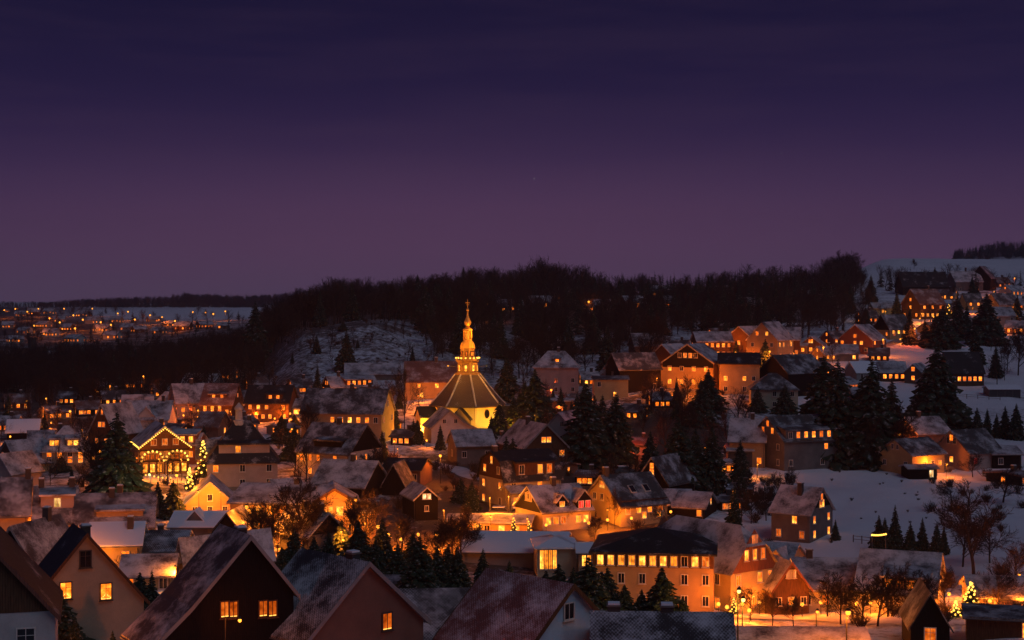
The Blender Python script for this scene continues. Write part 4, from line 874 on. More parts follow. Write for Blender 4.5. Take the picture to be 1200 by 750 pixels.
LAMPS = [
 (58, 627, 'bright orange street lamp above the beige house roof', 300, ORANGE, 4.5),
 (117, 529, 'orange street lamp left of the big spruce', 300, ORANGE, 5.5),
 (35, 517, 'small reddish street lamp beside the red glowing cottage roof', 160, RED, 5),
 (82, 482, 'lone orange street lamp at the edge of the dark valley wood', 260, ORANGE, 6),
 (31, 470, 'warm street lamp among bare trees by the village edge', 140, ORANGE, 5),
 (54, 467, 'warm pair lamp between bare trees of the valley wood', 120, ORANGE, 5),
 (516, 534, 'orange street lamp at the start of the snowy lane', 300, ORANGE, 5),
 (566, 548, 'orange street lamp beside the yellowish mansard house', 420, ORANGE, 5),
 (646, 457, 'reddish lamp over the low garage below the pink villa', 300, RED, 3.6),
 (902, 412, 'bright street lamp in front of the tall orange gable', 700, ORANGE, 5.5),
 (965, 407, 'street lamp right of the small gabled house with glowing windows', 380, ORANGE, 5.5),
 (1035, 398, 'street lamp beside the glowing red gabled house', 380, ORANGE, 5.5),
 (1072, 385, 'street lamp where the upper lane bends uphill', 480, RED, 5.5),
 (1059, 355, 'bright yellow lamp left of the large wooden guest house', 620, YELLOW, 4.5),
 (1189, 326, 'lone street lamp on the hill crest road', 420, RED, 7),
 (1054, 509, 'lamp glowing through bare branches by the red brick house', 420, ORANGE, 4.5),
 (994, 718, 'orange street lamp in front of the long pink snow roof', 380, ORANGE, 4.5),
 (958, 717, 'small warm street lamp beside the wooden gable', 120, AMBER, 3.5),
 (871, 703, 'bright yellow street lamp at the hotel corner', 520, YELLOW, 4.5),
 (866, 693, 'upper lantern on the hotel corner', 160, YELLOW, 6.5),
 (417, 586, 'bright yard lamp behind the bare tree at the orange hall', 520, AMBER, 6),
 (443, 617, 'low yard lamp beside the orange hall annex', 420, AMBER, 3.2),
 (289, 594, 'yard lamp at the left end of the orange hall', 420, AMBER, 5),
 (175, 556, 'greenish white lamp in front of the half timbered inn', 120, (.8, 1, .5), 4.0),
 (207, 557, 'warm lamp among the inn garden trees', 300, AMBER, 3.2),
 (222, 562, 'round lamp on the square right of the inn', 300, AMBER, 4.0),
 (342, 503, 'small lamp inside the dark evergreen by the orange long house', 120, ORANGE, 4),
 (349, 534, 'small lamp on the dark evergreen side of the cupola house', 80, ORANGE, 4),
 (168, 441, 'tall pole with twin orange lamps above the bare trees', 200, ORANGE, 9),
 (462, 517, 'small lamp by the hedge below the orange long house', 80, ORANGE, 3.5),
 (1160, 375, 'yellow lamp strip beside the pale grey house', 160, YELLOW, 3.5),
 (1119, 385, 'yellowish lamp between tall spruces on the slope', 160, (1, .8, .12), 3.5),
 (880, 421, 'small lamp by the decorated tree on the lamp lit street', 200, ORANGE, 3.0),
 (762, 530, 'small yellow lamp by the pink lit low house', 160, AMBER, 3.0),
 (827, 525, 'red glowing lamp behind bare bushes left of the garage', 240, RED, 3.0),
 (770, 575, 'lamp on the path behind the half timbered side wall', 120, ORANGE, 3.0),
 (262, 486, 'cluster lamp in the decorated garden', 200, ORANGE, 3.0),
 (232, 481, 'golden star lamp in the garden of the dark roofed house', 140, AMBER, 3.0),
 (281, 727, 'street lamp on a curved arm in front of the black timber house', 45, ORANGE, 7),
]
for px, py, lb, pw, colr, hh in LAMPS:
    r_ = .19 if pw < 250 else .26
    if py > 690: r_ *= .8
    mt = 'lamp_orange' if colr in (ORANGE, RED, AMBER) else ('lamp_green' if 'greenish' in lb else 'lamp_white')
    yy = 106 if 'curved arm' in lb else None
    lamp(px, py, lb, min(pw, 420) if px > 800 and py > 600 else pw, colr, hh, mt, .13 if yy else r_, None, yy, 1.1 if yy else 0.0)
# lamps whose glow falls on facades (each is seen as the light on wall and snow)
def yard(px, Y, label, power, color=ORANGE, h=2.5):
    g = gpt(px, Y); py = HOR+(ZC-(g.z+h))*F/Y
    return lamp(px, py, label, power, color, h, 'lamp_orange', .11, None, Y, 0, 'yard_lamp')
YARDS = [
 (372, 300, 'yard lamp washing the left part of the long orange house', 420, ORANGE), (418, 306, 'yard lamp under the window row of the long orange house', 300, ORANGE),
 (466, 310, 'yard lamp at the right gable of the long orange house', 200, ORANGE), (490, 385, 'garden lamp before the orange house with small porch', 420, ORANGE), (527, 388, 'garden lamp close to the church roof side', 320, ORANGE),
 (306, 210, 'yard lamp lighting the front of the orange hall', 420, AMBER), (340, 211, 'second yard lamp lighting the front of the orange hall', 420, AMBER), (372, 208, 'entrance lamp of the hall wing', 420, AMBER), (400, 200, 'entrance lamp by the hall stairs', 300, AMBER),
 (428, 210, 'door lamp of the flat orange annex', 240, AMBER), (232, 236, 'lamp facing the bright orange gabled house', 420, AMBER), (258, 236, 'lamp at the corner of the bright orange gabled house', 300, AMBER),
 (795, 398, 'yard lamp under the windows of the big orange gable', 420, ORANGE), (822, 398, 'yard lamp at the right corner of the big orange gable', 380, ORANGE), (868, 398, 'yard lamp washing the dark roofed orange long house', 239, ORANGE), (770, 402, 'yard lamp by the bright corner window house', 240, ORANGE),
 (885, 470, 'lamp low in the alley below the tall orange gable', 420, ORANGE), (838, 480, 'lamp in front of the row of lit windows', 300, ORANGE), (855, 486, 'lamp beside the double gabled house', 240, ORANGE), (940, 486, 'lamp by the cottage with lit doors', 240, ORANGE),
 (1000, 492, 'doorstep lamp of the glowing red gable', 320, RED), (1050, 540, 'doorstep lamp of the yellow walled slope house', 200, AMBER), (1080, 590, 'terrace lamp of the wooden guest house', 300, AMBER), (1038, 600, 'yellow terrace lamp of the low hall near the wood', 320, YELLOW), (1176, 600, 'doorstep lamp of the orange lit slope house', 320, ORANGE), (1140, 640, 'porch lamp under the spruce', 200, ORANGE),
 (160, 283, 'lamp by the bare tree left of the inn', 240, AMBER), (186, 281, 'lamp at the inn entrance', 240, AMBER), (212, 281, 'lamp beneath the inn annex', 300, AMBER), (240, 300, 'lamp at the corner of the inn annex', 260, AMBER),
 (70, 300, 'door lamp of the tan hipped villa', 120, ORANGE), (95, 300, 'garden lamp of the tan hipped villa', 160, ORANGE), (18, 298, 'door lamp of the brown and yellow house', 200, AMBER),
 (596, 238, 'door lamp of the mansard house', 260, AMBER), (574, 236, 'gate lamp of the mansard house', 420, AMBER), (690, 235, 'door lamp of the red bay house', 160, AMBER), (712, 238, 'path lamp of the yellow gabled house', 180, AMBER),
 (575, 222, 'left lamp on the front of the low orange hall', 300, ORANGE), (600, 221, 'middle lamp on the front of the low orange hall', 320, ORANGE), (618, 222, 'right lamp on the front of the low orange hall', 260, ORANGE), (546, 224, 'lamp beside the low orange shed', 240, ORANGE),
 (850, 187, 'entrance lamp of the hotel wing', 560, AMBER), (882, 184, 'street side lamp of the hotel wing', 420, AMBER), (800, 196, 'garden lamp before the hotel front', 60, AMBER), (835, 190, 'garden lamp at the hotel bend', 200, AMBER), (918, 188, 'lamp by the pointed dormer house', 380, AMBER), (955, 187, 'lamp before the yellow lit wall', 420, AMBER), (1165, 182, 'lamp by the pink lit low house with the bare tree', 330, ORANGE), (1130, 186, 'garden lamp by the lit christmas tree', 200, ORANGE), (1195, 184, 'lamp by the garden wall of the pink lit house', 240, ORANGE),
 (10, 196, 'lamp in the yard of the row end house', 240, ORANGE), (34, 196, 'lamp at the arch of the row end house', 240, ORANGE), (90, 198, 'lamp between the tiled houses', 280, ORANGE), (44, 212, 'lamp in the gap of the tiled houses', 200, ORANGE), (158, 172, 'lamp in the yard of the snow roof cottage', 240, AMBER), (205, 168, 'lamp by the slim orange gable', 200, AMBER), (168, 152, 'lamp behind the evergreen shrubs', 240, AMBER), (112, 182, 'lamp on the yellow wall of the small blue roof house', 140, AMBER),
 (888, 288, 'lamp in the gap beside the long farmhouse', 130, AMBER), (1090, 290, 'lamp behind the yellow meadow house', 220, ORANGE), (1042, 318, 'lamp beneath the bare trees at the brick house', 300, ORANGE), (1110, 287, 'doorstep lamp of the pink gabled house', 100, ORANGE),
 (655, 372, 'lamp over the red garage yard', 240, RED), (730, 316, 'lamp before the low red roofed house', 300, RED), (667, 335, 'lamp in the yard right of the church', 240, RED), (612, 350, 'lamp behind the church garden trees', 200, ORANGE), (300, 380, 'lamp in the yard of the scattered lights house', 200, ORANGE), (330, 378, 'lamp by the pale cottage with garage glow', 200, ORANGE), (222, 385, 'lamp by the pink snow roofed house', 260, RED), (270, 383, 'lamp by the house with two rows of lights', 160, ORANGE), (392, 405, 'lamp by the five light dormer house', 160, ORANGE),
 (520, 226, 'lamp in the bare bushes left of the low orange shed', 260, ORANGE), (468, 214, 'lamp on the path below the annex', 120, ORANGE), (515, 196, 'lamp at the corner of the broad snow roof hall', 110, ORANGE), (640, 172, 'lamp in front of the glazed pavilion', 60, YELLOW), (735, 180, 'lamp at the hotel garden pavilion', 140, YELLOW),
 (62, 112, 'lamp on the lane before the beige house', 420, ORANGE), (500, 98, 'lamp on the lane before the brick house', 130, RED), (990, 338, 'lamp on the meadow lane', 60, ORANGE)]
for px, Y, lb, pw, colr in YARDS:
    slope = px > 740 and Y > 380
    if pw >= 240 and Y > 195:
        g = gpt(px, Y-4.5); free = all((g.x-a)**2+(g.y-b)**2 > (r*.62)**2 for a, b, r in HOUSES)
        yard(px, Y-4.5 if free else Y, lb, pw*(2.2 if slope else 1.5), colr, 4.0)
    else: yard(px, Y, lb, pw*1.3, colr)
# ------------------------------------------------------------------ trees
def bare_mesh(seed, H_, lev, twigs, name):
    rd = random.Random(seed); segs = []
    def grow(p, d, ln, r, l):
        n = 3 if l < 2 else 2
        pts = [p]
        for i in range(n):
            d = (d+Vector((rd.uniform(-1, 1), rd.uniform(-1, 1), rd.uniform(-.5, .8)))*(.10+.05*l)).normalized()
            q = pts[-1]+d*ln/n; segs.append((pts[-1], q, r*(1-.4*i/n), r*(1-.4*(i+1)/n), l)); pts.append(q)
        if l >= lev: return
        kids = (10 if l == 0 else (6 if l == 1 else twigs))
        for k in range(kids):
            f = (.30 if l == 0 else .18)+(.70 if l == 0 else .82)*(k+rd.random()*.6)/kids
            f = min(f, 1); i = min(int(f*n), n-1); b = pts[i].lerp(pts[i+1], f*n-i)
            a = rd.uniform(0, 2*math.pi); up = d.orthogonal().normalized(); w = d.cross(up)
            side = up*math.cos(a)+w*math.sin(a); sp = rd.uniform(.45, .95) if l else rd.uniform(.5, 1.0)*(1.25-.6*f)
            nd = (d+side*sp*1.25+Vector((0, 0, .12))).normalized()
            grow(b, nd, ln*rd.uniform(.50, .74)*((1.1-.45*f) if l == 0 else (1.05-.3*f)), r*rd.uniform(.36, .5), l+1)
    grow(Vector((0, 0, -.6)), Vector((0, 0, 1)), H_*.62, H_*.017, 0)
    tr, cw = MB(), MB()
    top = max(s[1].z for s in segs); k = H_/top
    for a, b, r0, r1, l in segs:
        a, b = a*k, b*k
        if l == 0: tr.tube(a, b, r0, r1, 'bark', 7)
        elif l == 1: cw.tube(a, b, r0, r1, 'bark', 4)
        else: cw.tube(a, b, max(r0, .026), max(r1, .014), 'twig', 3)
    return tr, cw
def spruce_mesh(seed, H_, rad, layers, nb):
    rd = random.Random(seed); tr, cw = MB(), MB()
    tr.tube((0, 0, -.6), (0, 0, H_*.97), H_*.016, .02, 'bark', 6)
    for i in range(layers):
        f = i/(layers-1); z = H_*(.07+.91*f); r = rad*(1-f)**.88*rd.uniform(.82, 1.12)+.06*rad
        n = max(4, int(nb*(1-f*.55)))
        for j in range(n):
            if rd.random() < .08: continue
            a = 2*math.pi*(j+rd.random()*.7)/n; rr = r*rd.uniform(.52, 1.25); dx, dy = math.cos(a), math.sin(a); sx, sy = -dy, dx
            zz = z+rd.uniform(-.5, .5)*H_/layers; dr = rr*rd.uniform(.16, .42)
            wd = rr*.17+.035*rad; pts = []
            for k in range(4):
                g = k/3; c = (dx*rr*g, dy*rr*g, zz+.12*rr*math.sin(g*2.4)-dr*g*g); w = wd*(.35+.9*g*(1-g)*2.2)*(1 if k < 3 else .05)
                pts.append(((c[0]+sx*w, c[1]+sy*w, c[2]-w*rd.uniform(.25, .7)), c, (c[0]-sx*w, c[1]-sy*w, c[2]-w*rd.uniform(.25, .7))))
            vs = [q for p in pts for q in p]; fs = []
            for k in range(3): fs += [(3*k, 3*k+1, 3*k+4, 3*k+3), (3*k+1, 3*k+2, 3*k+5, 3*k+4)]
            # hanging needle fringes
            o = len(vs)
            for k in range(1, 4):
                for sd in (0, 2):
                    q = pts[k][sd]; q2 = pts[k-1][sd]; h = rr*rd.uniform(.06, .22)
                    m_ = ((q[0]+q2[0])/2+sx*(.2 if sd == 0 else -.2)*wd, (q[1]+q2[1])/2+sy*(.2 if sd == 0 else -.2)*wd, (q[2]+q2[2])/2-h)
                    vs += [q, q2, m_]; fs.append((o, o+1, o+2)); o += 3
            cw.add(vs, fs, 'needles')
    return tr, cw
def shrub_mesh(seed, H_):
    rd = random.Random(seed); mb = MB()
    for i in range(26):
        a = rd.uniform(0, 6.28); d = Vector((math.cos(a)*rd.uniform(.1, .75), math.sin(a)*rd.uniform(.1, .75), 1)).normalized(); p = Vector((rd.uniform(-.3, .3), rd.uniform(-.3, .3), -.2))
        q = p+d*H_*rd.uniform(.45, .8); mb.tube(p, q, .03, .018, 'scrubtwig', 3)
        for k in range(6):
            b = p.lerp(q, rd.uniform(.35, 1)); e = (d+Vector((rd.uniform(-1, 1), rd.uniform(-1, 1), rd.uniform(-.2, .8)))*.9).normalized()
            q2 = b+e*H_*rd.uniform(.15, .42); mb.tube(b, q2, .02, .01, 'scrubtwig', 3)
    return mb
def joinmb(a, b, name):
    j = MB()
    for s in (a, b):
        o = len(j.v); j.v += s.v
        ks = [j.mi(k) for k in s.mats]
        j.f += [tuple(i+o for i in f) for f in s.f]; j.m += [ks[i] for i in s.m]
    return j.mesh(name)
BARE, SPR = [], []          # (trunk mesh, crown mesh, joined mesh) of height 10
for i in range(6):
    a, b = bare_mesh(40+i, 10, 4 if i < 3 else 3, 5 if i < 3 else 8, 'bare'); BARE.append((a.mesh('trunk'), b.mesh('crown'), joinmb(a, b, 'bare_tree')))
for i in range(5):
    a, b = spruce_mesh(70+i, 10, (2.2, 2.7, 1.8, 3.2, 2.4)[i], 38, 21); SPR.append((a.mesh('trunk'), b.mesh('crown'), joinmb(a, b, 'spruce')))
FAR_S = []
for i in range(3):
    a, b = spruce_mesh(90+i, 10, (1.9, 2.3, 1.6)[i], 13, 9); FAR_S.append(joinmb(a, b, 'spruce'))
FAR_B = []
for i in range(4):
    a, b = bare_mesh(120+i, 10, 3, 4, 'bare'); FAR_B.append(joinmb(a, b, 'bare_tree'))
SHR = [shrub_mesh(150+i, 2).mesh('shrub') for i in range(4)]
rd = random.Random(11)
def tree(kind_, loc, h, label, group=None, parts=False, v=None, wid=1.0, cat='tree'):
    lib = BARE if kind_ == 'bare' else SPR
    i = v if v is not None else rd.randrange(len(lib)); nm = 'bare_tree' if kind_ == 'bare' else 'spruce_tree'
    s = h/10; rz = rd.uniform(0, 6.28)
    if parts:
        e = empty(nm, loc, rz, label, cat, group); e.scale = (s*wid, s*wid, s)
        link('trunk', lib[i][0], e); link('crown', lib[i][1], e); return e
    o = link(nm, lib[i][2], None, loc, rz, (s*wid, s*wid, s)); return tag(o, label, cat, group)
def txt(px, base, top, kind_, label, wid=1.0, v=None, Y=None, group=None):
    Y = Y or Yat(px, base); p = gpt(px, Y); z = ZC-(top-HOR)*Y/F
    return tree(kind_, p, max(z-p.z, 1.5), label, group, True, v, wid)
# evergreens one can pick out
for a in [
 (137, 578, 482, 'spruce', 'big broad spruce left of the half timbered inn', 1.15, 3), (185, 606, 563, 'spruce', 'dark spruce beside the bright orange gabled house', 1.1), (203, 608, 562, 'spruce', 'taller twin spruce touching the bright orange gable', 1.2),
 (84, 574, 547, 'spruce', 'thin spruce behind the tiled roofs', .9), (72, 553, 534, 'spruce', 'round bushy evergreen before the tan villa', 2.0, 3), (514, 505, 460, 'spruce', 'conifer against the yellow church wall left side', 1.2), (489, 521, 491, 'spruce', 'young spruce lit from behind near the church', 1.3), (464, 508, 469, 'spruce', 'slim spruce left of the church yard', .9),
 (516, 528, 497, 'spruce', 'slim conifer in front of the white plaster house', .9), (571, 505, 487, 'spruce', 'small fir before the bright church wall', 1.3), (583, 512, 486, 'spruce', 'larger fir before the bright church wall', 1.3), (602, 508, 462, 'spruce', 'dark conifer at the right side of the church', 1.2),
 (627, 505, 432, 'spruce', 'tall dark spruce right of the church', 1.3, 3), (615, 500, 445, 'spruce', 'dark spruce leaning on the taller one by the church', 1.1), (687, 545, 448, 'spruce', 'tall black spruce right of the pale gabled house', 1.3, 3), (722, 542, 458, 'spruce', 'black spruce left of the low red roofed house', 1.2, 1), (706, 530, 462, 'spruce', 'black spruce between two taller ones', 1.1),
 (795, 580, 488, 'spruce', 'large black spruce above the reddish snow roof cottages', 1.25, 3), (835, 578, 498, 'spruce', 'black spruce left of the dark garage', 1.0, 1), (815, 560, 500, 'spruce', 'dark spruce behind the two large black ones', 1.1), (640, 520, 470, 'spruce', 'dark spruce above the pale gabled house', 1.2),
 (830, 482, 432, 'spruce', 'black spruce under the big orange timber gable', 1.4, 3), (822, 500, 450, 'spruce', 'dark spruce below the orange timber gable', 1.3), (888, 484, 452, 'spruce', 'dark spruce left of the pale pyramid villa', 1.2), (920, 486, 450, 'spruce', 'dark spruce before the pale pyramid villa', 1.4, 3),
 (966, 528, 416, 'spruce', 'towering spruce behind the long farmhouse', 1.3, 3), (982, 545, 420, 'spruce', 'towering spruce at the right end of the long farmhouse', 1.2, 1), (1022, 548, 418, 'spruce', 'tall spruce by the meadow edge', 1.15, 1), (1010, 530, 440, 'spruce', 'dark spruce in the gap above the meadow', 1.2), (1045, 515, 440, 'spruce', 'dark spruce behind the glowing brick house', 1.2), (1098, 510, 402, 'spruce', 'huge black spruce above the brick house', 1.25, 3), (1084, 500, 430, 'spruce', 'black spruce in front of the dark huge one', 1.1), (1118, 502, 455, 'spruce', 'shorter spruce right of the huge black one', 1.1),
 (1051, 372, 340, 'spruce', 'slim spruce beside the yellow lamp', 1.0), (1066, 404, 361, 'spruce', 'spruce above the upper lane bend', 1.0), (1084, 406, 372, 'spruce', 'dark spruce beside the upper lane lamp', 1.1), (1105, 408, 358, 'spruce', 'wide dark spruce in front of the guest house', 1.4, 3), (1096, 404, 370, 'spruce', 'dark spruce close to the guest house corner', 1.3), (1122, 398, 344, 'spruce', 'tall spruce right of the guest house', 1.1), (1133, 396, 352, 'spruce', 'tall spruce over the dark cottage', 1.0), (1156, 404, 343, 'spruce', 'broad tall spruce left of the pale grey house', 1.3, 3), (1192, 378, 344, 'spruce', 'spruce at the right of the orange lit slope house', 1.2), (1143, 428, 378, 'spruce', 'spruce below the dark cottage with three lights', 1.1), (1167, 443, 403, 'spruce', 'single young spruce on the upper snow slope', 1.0),
 (1145, 516, 477, 'spruce', 'young spruce in the row behind the pink gabled house', .9), (1157, 515, 478, 'spruce', 'second young spruce behind the pink gabled house', .8), (1178, 514, 475, 'spruce', 'young spruce above the carport', .9), (1191, 516, 472, 'spruce', 'young spruce at the end of the carport row', 1.0), (1168, 514, 484, 'spruce', 'short young spruce above the carport', .9),
 (1030, 645, 603, 'spruce', 'left fir of the row below the meadow', .9), (1037, 646, 606, 'spruce', 'second fir of the row below the meadow', .9), (1049, 646, 591, 'spruce', 'tallest fir of the row below the meadow', .9), (1067, 648, 612, 'spruce', 'bushy fir of the row below the meadow', 1.2), (1081, 648, 606, 'spruce', 'slender fir of the row below the meadow', 1.0), (1098, 650, 611, 'spruce', 'column shaped evergreen below the meadow', .8), (1106, 650, 616, 'spruce', 'short fir next to the column shaped evergreen', .9), (979, 634, 608, 'spruce', 'small fir beside the fence house', 1.1),
 (70, 772, 690, 'spruce', 'bushy evergreen in front of the beige house', 1.5, 3), (88, 785, 722, 'spruce', 'small frosted fir before the beige house', 1.0), (131, 662, 617, 'spruce', 'single fir before the small yellow walled house', .9), (164, 725, 670, 'spruce', 'evergreen shrub beside the column shaped one', 1.4, 3), (178, 726, 667, 'spruce', 'column shaped evergreen left of the black timber house', 1.0), (132, 790, 738, 'spruce', 'tip of a small evergreen at the beige house wall', .9),
 (345, 672, 618, 'spruce', 'dark evergreen below the blue snow roof', 1.3, 3), (385, 668, 622, 'spruce', 'dark evergreen beside the brick house ridge', 1.3), (420, 675, 610, 'spruce', 'wide dark evergreen below the orange annex', 1.5, 3), (440, 680, 630, 'spruce', 'dark evergreen next to the wide one by the annex', 1.3),
 (492, 712, 628, 'spruce', 'large dark fir left of the broad snow roof', 1.3, 3), (512, 705, 636, 'spruce', 'dark fir between two larger firs', 1.1), (536, 708, 640, 'spruce', 'dark fir at the corner of the broad snow roof', 1.2), (566, 700, 642, 'spruce', 'dark fir in front of the broad snow roof', 1.0), (597, 700, 656, 'spruce', 'small fir before the broad snow roof', 1.1),
 (655, 730, 660, 'spruce', 'dark fir in front of the glazed pavilion', 1.4, 3), (690, 735, 652, 'spruce', 'wide dark fir before the hotel corner', 1.6, 3), (672, 725, 664, 'spruce', 'dark fir squeezed between wider firs', 1.2), (712, 730, 664, 'spruce', 'dark fir at the hotel garden', 1.3), (776, 742, 664, 'spruce', 'broad evergreen in front of the hotel wall', 1.5, 3),
 (398, 790, 716, 'spruce', 'evergreen before the brick house roof', 1.2), (432, 795, 712, 'spruce', 'evergreen before the brick gable', 1.3, 3), (365, 800, 730, 'spruce', 'low evergreen at the brick house eave', 1.2),
 (299, 430, 352, 'spruce', 'tall spruce at the left foot of the snowy hillock', 1.0, 1), (406, 436, 386, 'spruce', 'slim spruce standing on the snowy hillock face', .9), (371, 414, 392, 'spruce', 'small evergreen on the hillock slope', 1.1), (402, 388, 376, 'spruce', 'dark bush like evergreen on the hillock top', 1.8, 3), (543, None, 312, 'spruce', 'spruce towering over the wooded skyline', .9), (594, 470, 415, 'spruce', 'dark conifer between church and hillside wood', 1.1), (648, 480, 455, 'spruce', 'small conifer by the red garage', 1.0), (372, 465, 426, 'spruce', 'dark conifer left of the five light dormer house', 1.0), (345, 500, 485, 'spruce', 'round dark evergreen by the scattered lights house', 1.8, 3), (330, 520, 486, 'spruce', 'bushy evergreen behind the cupola house', 1.5, 3), (345, 540, 498, 'spruce', 'dark evergreen right of the cupola house', 1.4, 3), (540, 590, 560, 'spruce', 'dark evergreen by the snowy lane', 1.4, 3), (553, 600, 563, 'spruce', 'dark evergreen left of the mansard house', 1.3)]:
    px, base, top, kd, lb, wid = a[:6]; v_ = a[6] if len(a) > 6 else None
    if base is None: txt(px, 0, top, kd, lb, wid, v_, Y=800)
    else: txt(px, base, top, kd, lb, wid, v_)
for i, (px, base, top, wid) in enumerate([(466, 700, 636, 1.5), (448, 662, 606, 1.3), (484, 668, 622, 1.4), (525, 690, 638, 1.5), (640, 722, 668, 1.5), (705, 722, 668, 1.5), (732, 736, 684, 1.6), (752, 738, 690, 1.4), (800, 744, 700, 1.4), (400, 660, 608, 1.4), (368, 668, 628, 1.5), (330, 676, 640, 1.4), (622, 726, 690, 1.4)]):
    txt(px, base, top, 'spruce', 'dark evergreen in the thicket between the foreground roofs and the snow roofed halls', wid, rd.choice((1, 3, 4)), None, 'evergreen thicket')
# bare trees one can pick out
for a in [
 (355, 650, 548, 'large bare tree in front of the blue snow roof', 1.1, 0), (306, 655, 585, 'bare tree before the left end of the orange hall', .9, 1), (325, 652, 592, 'slim bare tree beside the blue snow roof house', .7, 2), (428, 640, 572, 'bare tree in front of the bright hall entrance', 1.2, 1), (436, 575, 522, 'bare tree above the low house with snowy roof', 1.1, 0),
 (448, 566, 518, 'bare tree by the dark steep gable', .9, 2), (433, 500, 455, 'bare tree before the long orange house', 1.1, 1), (388, 508, 455, 'bare tree at the left part of the long orange house', .9, 2), (372, 515, 462, 'bare tree beside the orange wall', .8, 0), (360, 520, 470, 'bare tree at the corner of the long orange house', .8, 1), (474, 505, 420, 'tall bare trunk beside the church', .4, 2),
 (1142, 680, 560, 'large bare tree with round crown at the meadow edge', 1.1, 0), (1190, 690, 632, 'bare tree beside the pink lit house', 1.1, 1), (1170, 720, 660, 'small bare tree in front of the pink lit house', 1.0, 2), (955, 712, 656, 'bare tree before the long pink snow roof', 1.1, 1), (1060, 720, 655, 'bare tree before the farmhouse roof', 1.2, 0), (1040, 725, 660, 'dark bare tree beside the farmhouse', 1.1, 2), (1108, 720, 660, 'bare tree right of the farmhouse', 1.2, 1),
 (1058, 548, 468, 'bare tree lit orange by the brick house lamp', .9, 0), (1037, 548, 470, 'bare tree at the top of the meadow', .8, 1), (1020, 552, 480, 'bare trunk under the tall meadow spruce', .5, 2), (872, 452, 412, 'bare tree in the glow below the orange long house', 1.0, 0), (1193, 440, 380, 'bare tree on the upper snow slope', 1.0, 1), (1180, 436, 395, 'bare sapling on the upper snow slope', .8, 2),
 (112, 576, 500, 'bare tree left of the big spruce', 1.0, 1), (160, 574, 528, 'bare tree between big spruce and inn', 1.0, 0), (120, 578, 540, 'low bare tree at the foot of the big spruce', 1.2, 2), (545, 640, 590, 'dark bare tree before the low orange shed', 1.1, 1), (530, 650, 600, 'bare tree with light glinting through near the low shed', 1.2, 0), (655, 618, 565, 'reddish bare tree before the red bay dormer', .9, 2), (660, 622, 575, 'bare bush tree at the red bay house wall', 1.0, 1),
 (697, 640, 598, 'bare tree between the red bay and yellow houses', .7, 0), (775, 622, 590, 'bare tree at the half timbered side wall', .9, 2), (912, 586, 552, 'bare bush tree left of the fence house', 1.2, 1), (898, 610, 560, 'bare tree above the fence house', .9, 0), (880, 615, 570, 'bare tree on the bank below the garage', .9, 2), (925, 590, 545, 'thin bare tree before the long farmhouse', .6, 1),
 (376, 768, 690, 'bare tree in front of the frosted tile roof', .7, 2), (1140, 560, 530, 'bare bush tree below the pink gabled house', 1.4, 1), (1175, 590, 545, 'wide bare bush tree at the right meadow', 1.6, 0), (1115, 600, 560, 'bare tree at the meadow margin', 1.2, 2), (695, 515, 470, 'bare tree amid the black spruces', .9, 1), (870, 545, 500, 'bare tree beside the reddish snow roof', .7, 2), (720, 620, 570, 'thin bare tree at the yellow gable', .5, 1), (755, 500, 468, 'bare tree on the snowy bank above the red roof', 1.0, 0), (808, 505, 470, 'bare tree on the bank below the orange gable', 1.0, 1), (640, 745, 700, 'bare branches beside the red tiled roof', .8, 2)]:
    txt(a[0], a[1], a[2], 'bare', a[3], a[4], a[5])
for px, base, top in [(520, 668, 606), (540, 662, 600), (556, 655, 604), (470, 650, 600), (318, 648, 582), (340, 655, 590), (370, 650, 585), (415, 652, 580), (1010, 735, 665), (1028, 735, 662), (1075, 738, 668), (985, 730, 672), (970, 725, 668), (905, 735, 690), (880, 730, 684), (930, 735, 695), (1160, 660, 600), (1128, 665, 598)]:
    txt(px, base, top, 'bare', 'leafless tree screening the lower street houses', 1.15, rd.choice((0, 1, 2)), None, 'leafless trees along the lower streets')
# woods, tree by tree
def clear(x, y, k=.85): return all((x-a)**2+(y-b)**2 > (r*k)**2 for a, b, r in HOUSES)
cnt = {'bare': 0, 'spruce': 0}; REST = []
def wood(n, u0, u1, Y0, Y1, ps, hs, label_b, label_s, group, skyline=None, k=.85, dens=None, hf=None):
    for i in range(n):
        u = rd.uniform(u0, u1); Y = math.sqrt(rd.uniform(Y0*Y0, Y1*Y1)); p = gpt(u, Y)
        if not clear(p.x, p.y, k): continue
        if dens and rd.random() > dens(u, Y): continue
        kd = 'spruce' if rd.random() < (ps(u, Y) if callable(ps) else ps) else 'bare'
        h = rd.uniform(*hs)*(1.0 if kd == 'bare' else 1.05)
        if hf: h *= hf(u)
        if cnt[kd] < 290: 
            cnt[kd] += 1; tree(kd, p, h, label_b if kd == 'bare' else label_s, group, False, rd.choice((0, 1, 2, 3, 4, 5)) if kd == 'bare' else None, rd.uniform(.8, 1.15))
        else: REST.append((kd, p, h))
wood(60, 310, 560, 515, 640, .12, (11, 16), 'bare tree in the wood behind the snowy hillock', 'spruce in the wood behind the snowy hillock', 'wood behind the hillock')
wood(95, 495, 770, 440, 560, .12, (9, 15), 'bare tree of the wooded slope behind the church', 'spruce of the wooded slope behind the church', 'wooded slope behind the church')
wood(105, -30, 300, 425, 640, .10, (8, 12), 'bare tree of the dark valley wood left of the hillock', 'spruce of the dark valley wood left of the hillock', 'dark valley wood')
wood(46, 770, 1030, 520, 700, .45, (9, 15), 'bare tree above the lamp lit slope houses', 'spruce above the lamp lit slope houses', 'trees above the slope houses')
wood(40, 600, 1000, 640, 760, .55, (9, 13), 'bare tree on the wooded ridge', 'spruce on the wooded ridge', 'wooded ridge')
wood(36, 300, 620, 650, 760, .15, (12, 17), 'bare tree on the wooded ridge', 'spruce on the wooded ridge', 'wooded ridge')
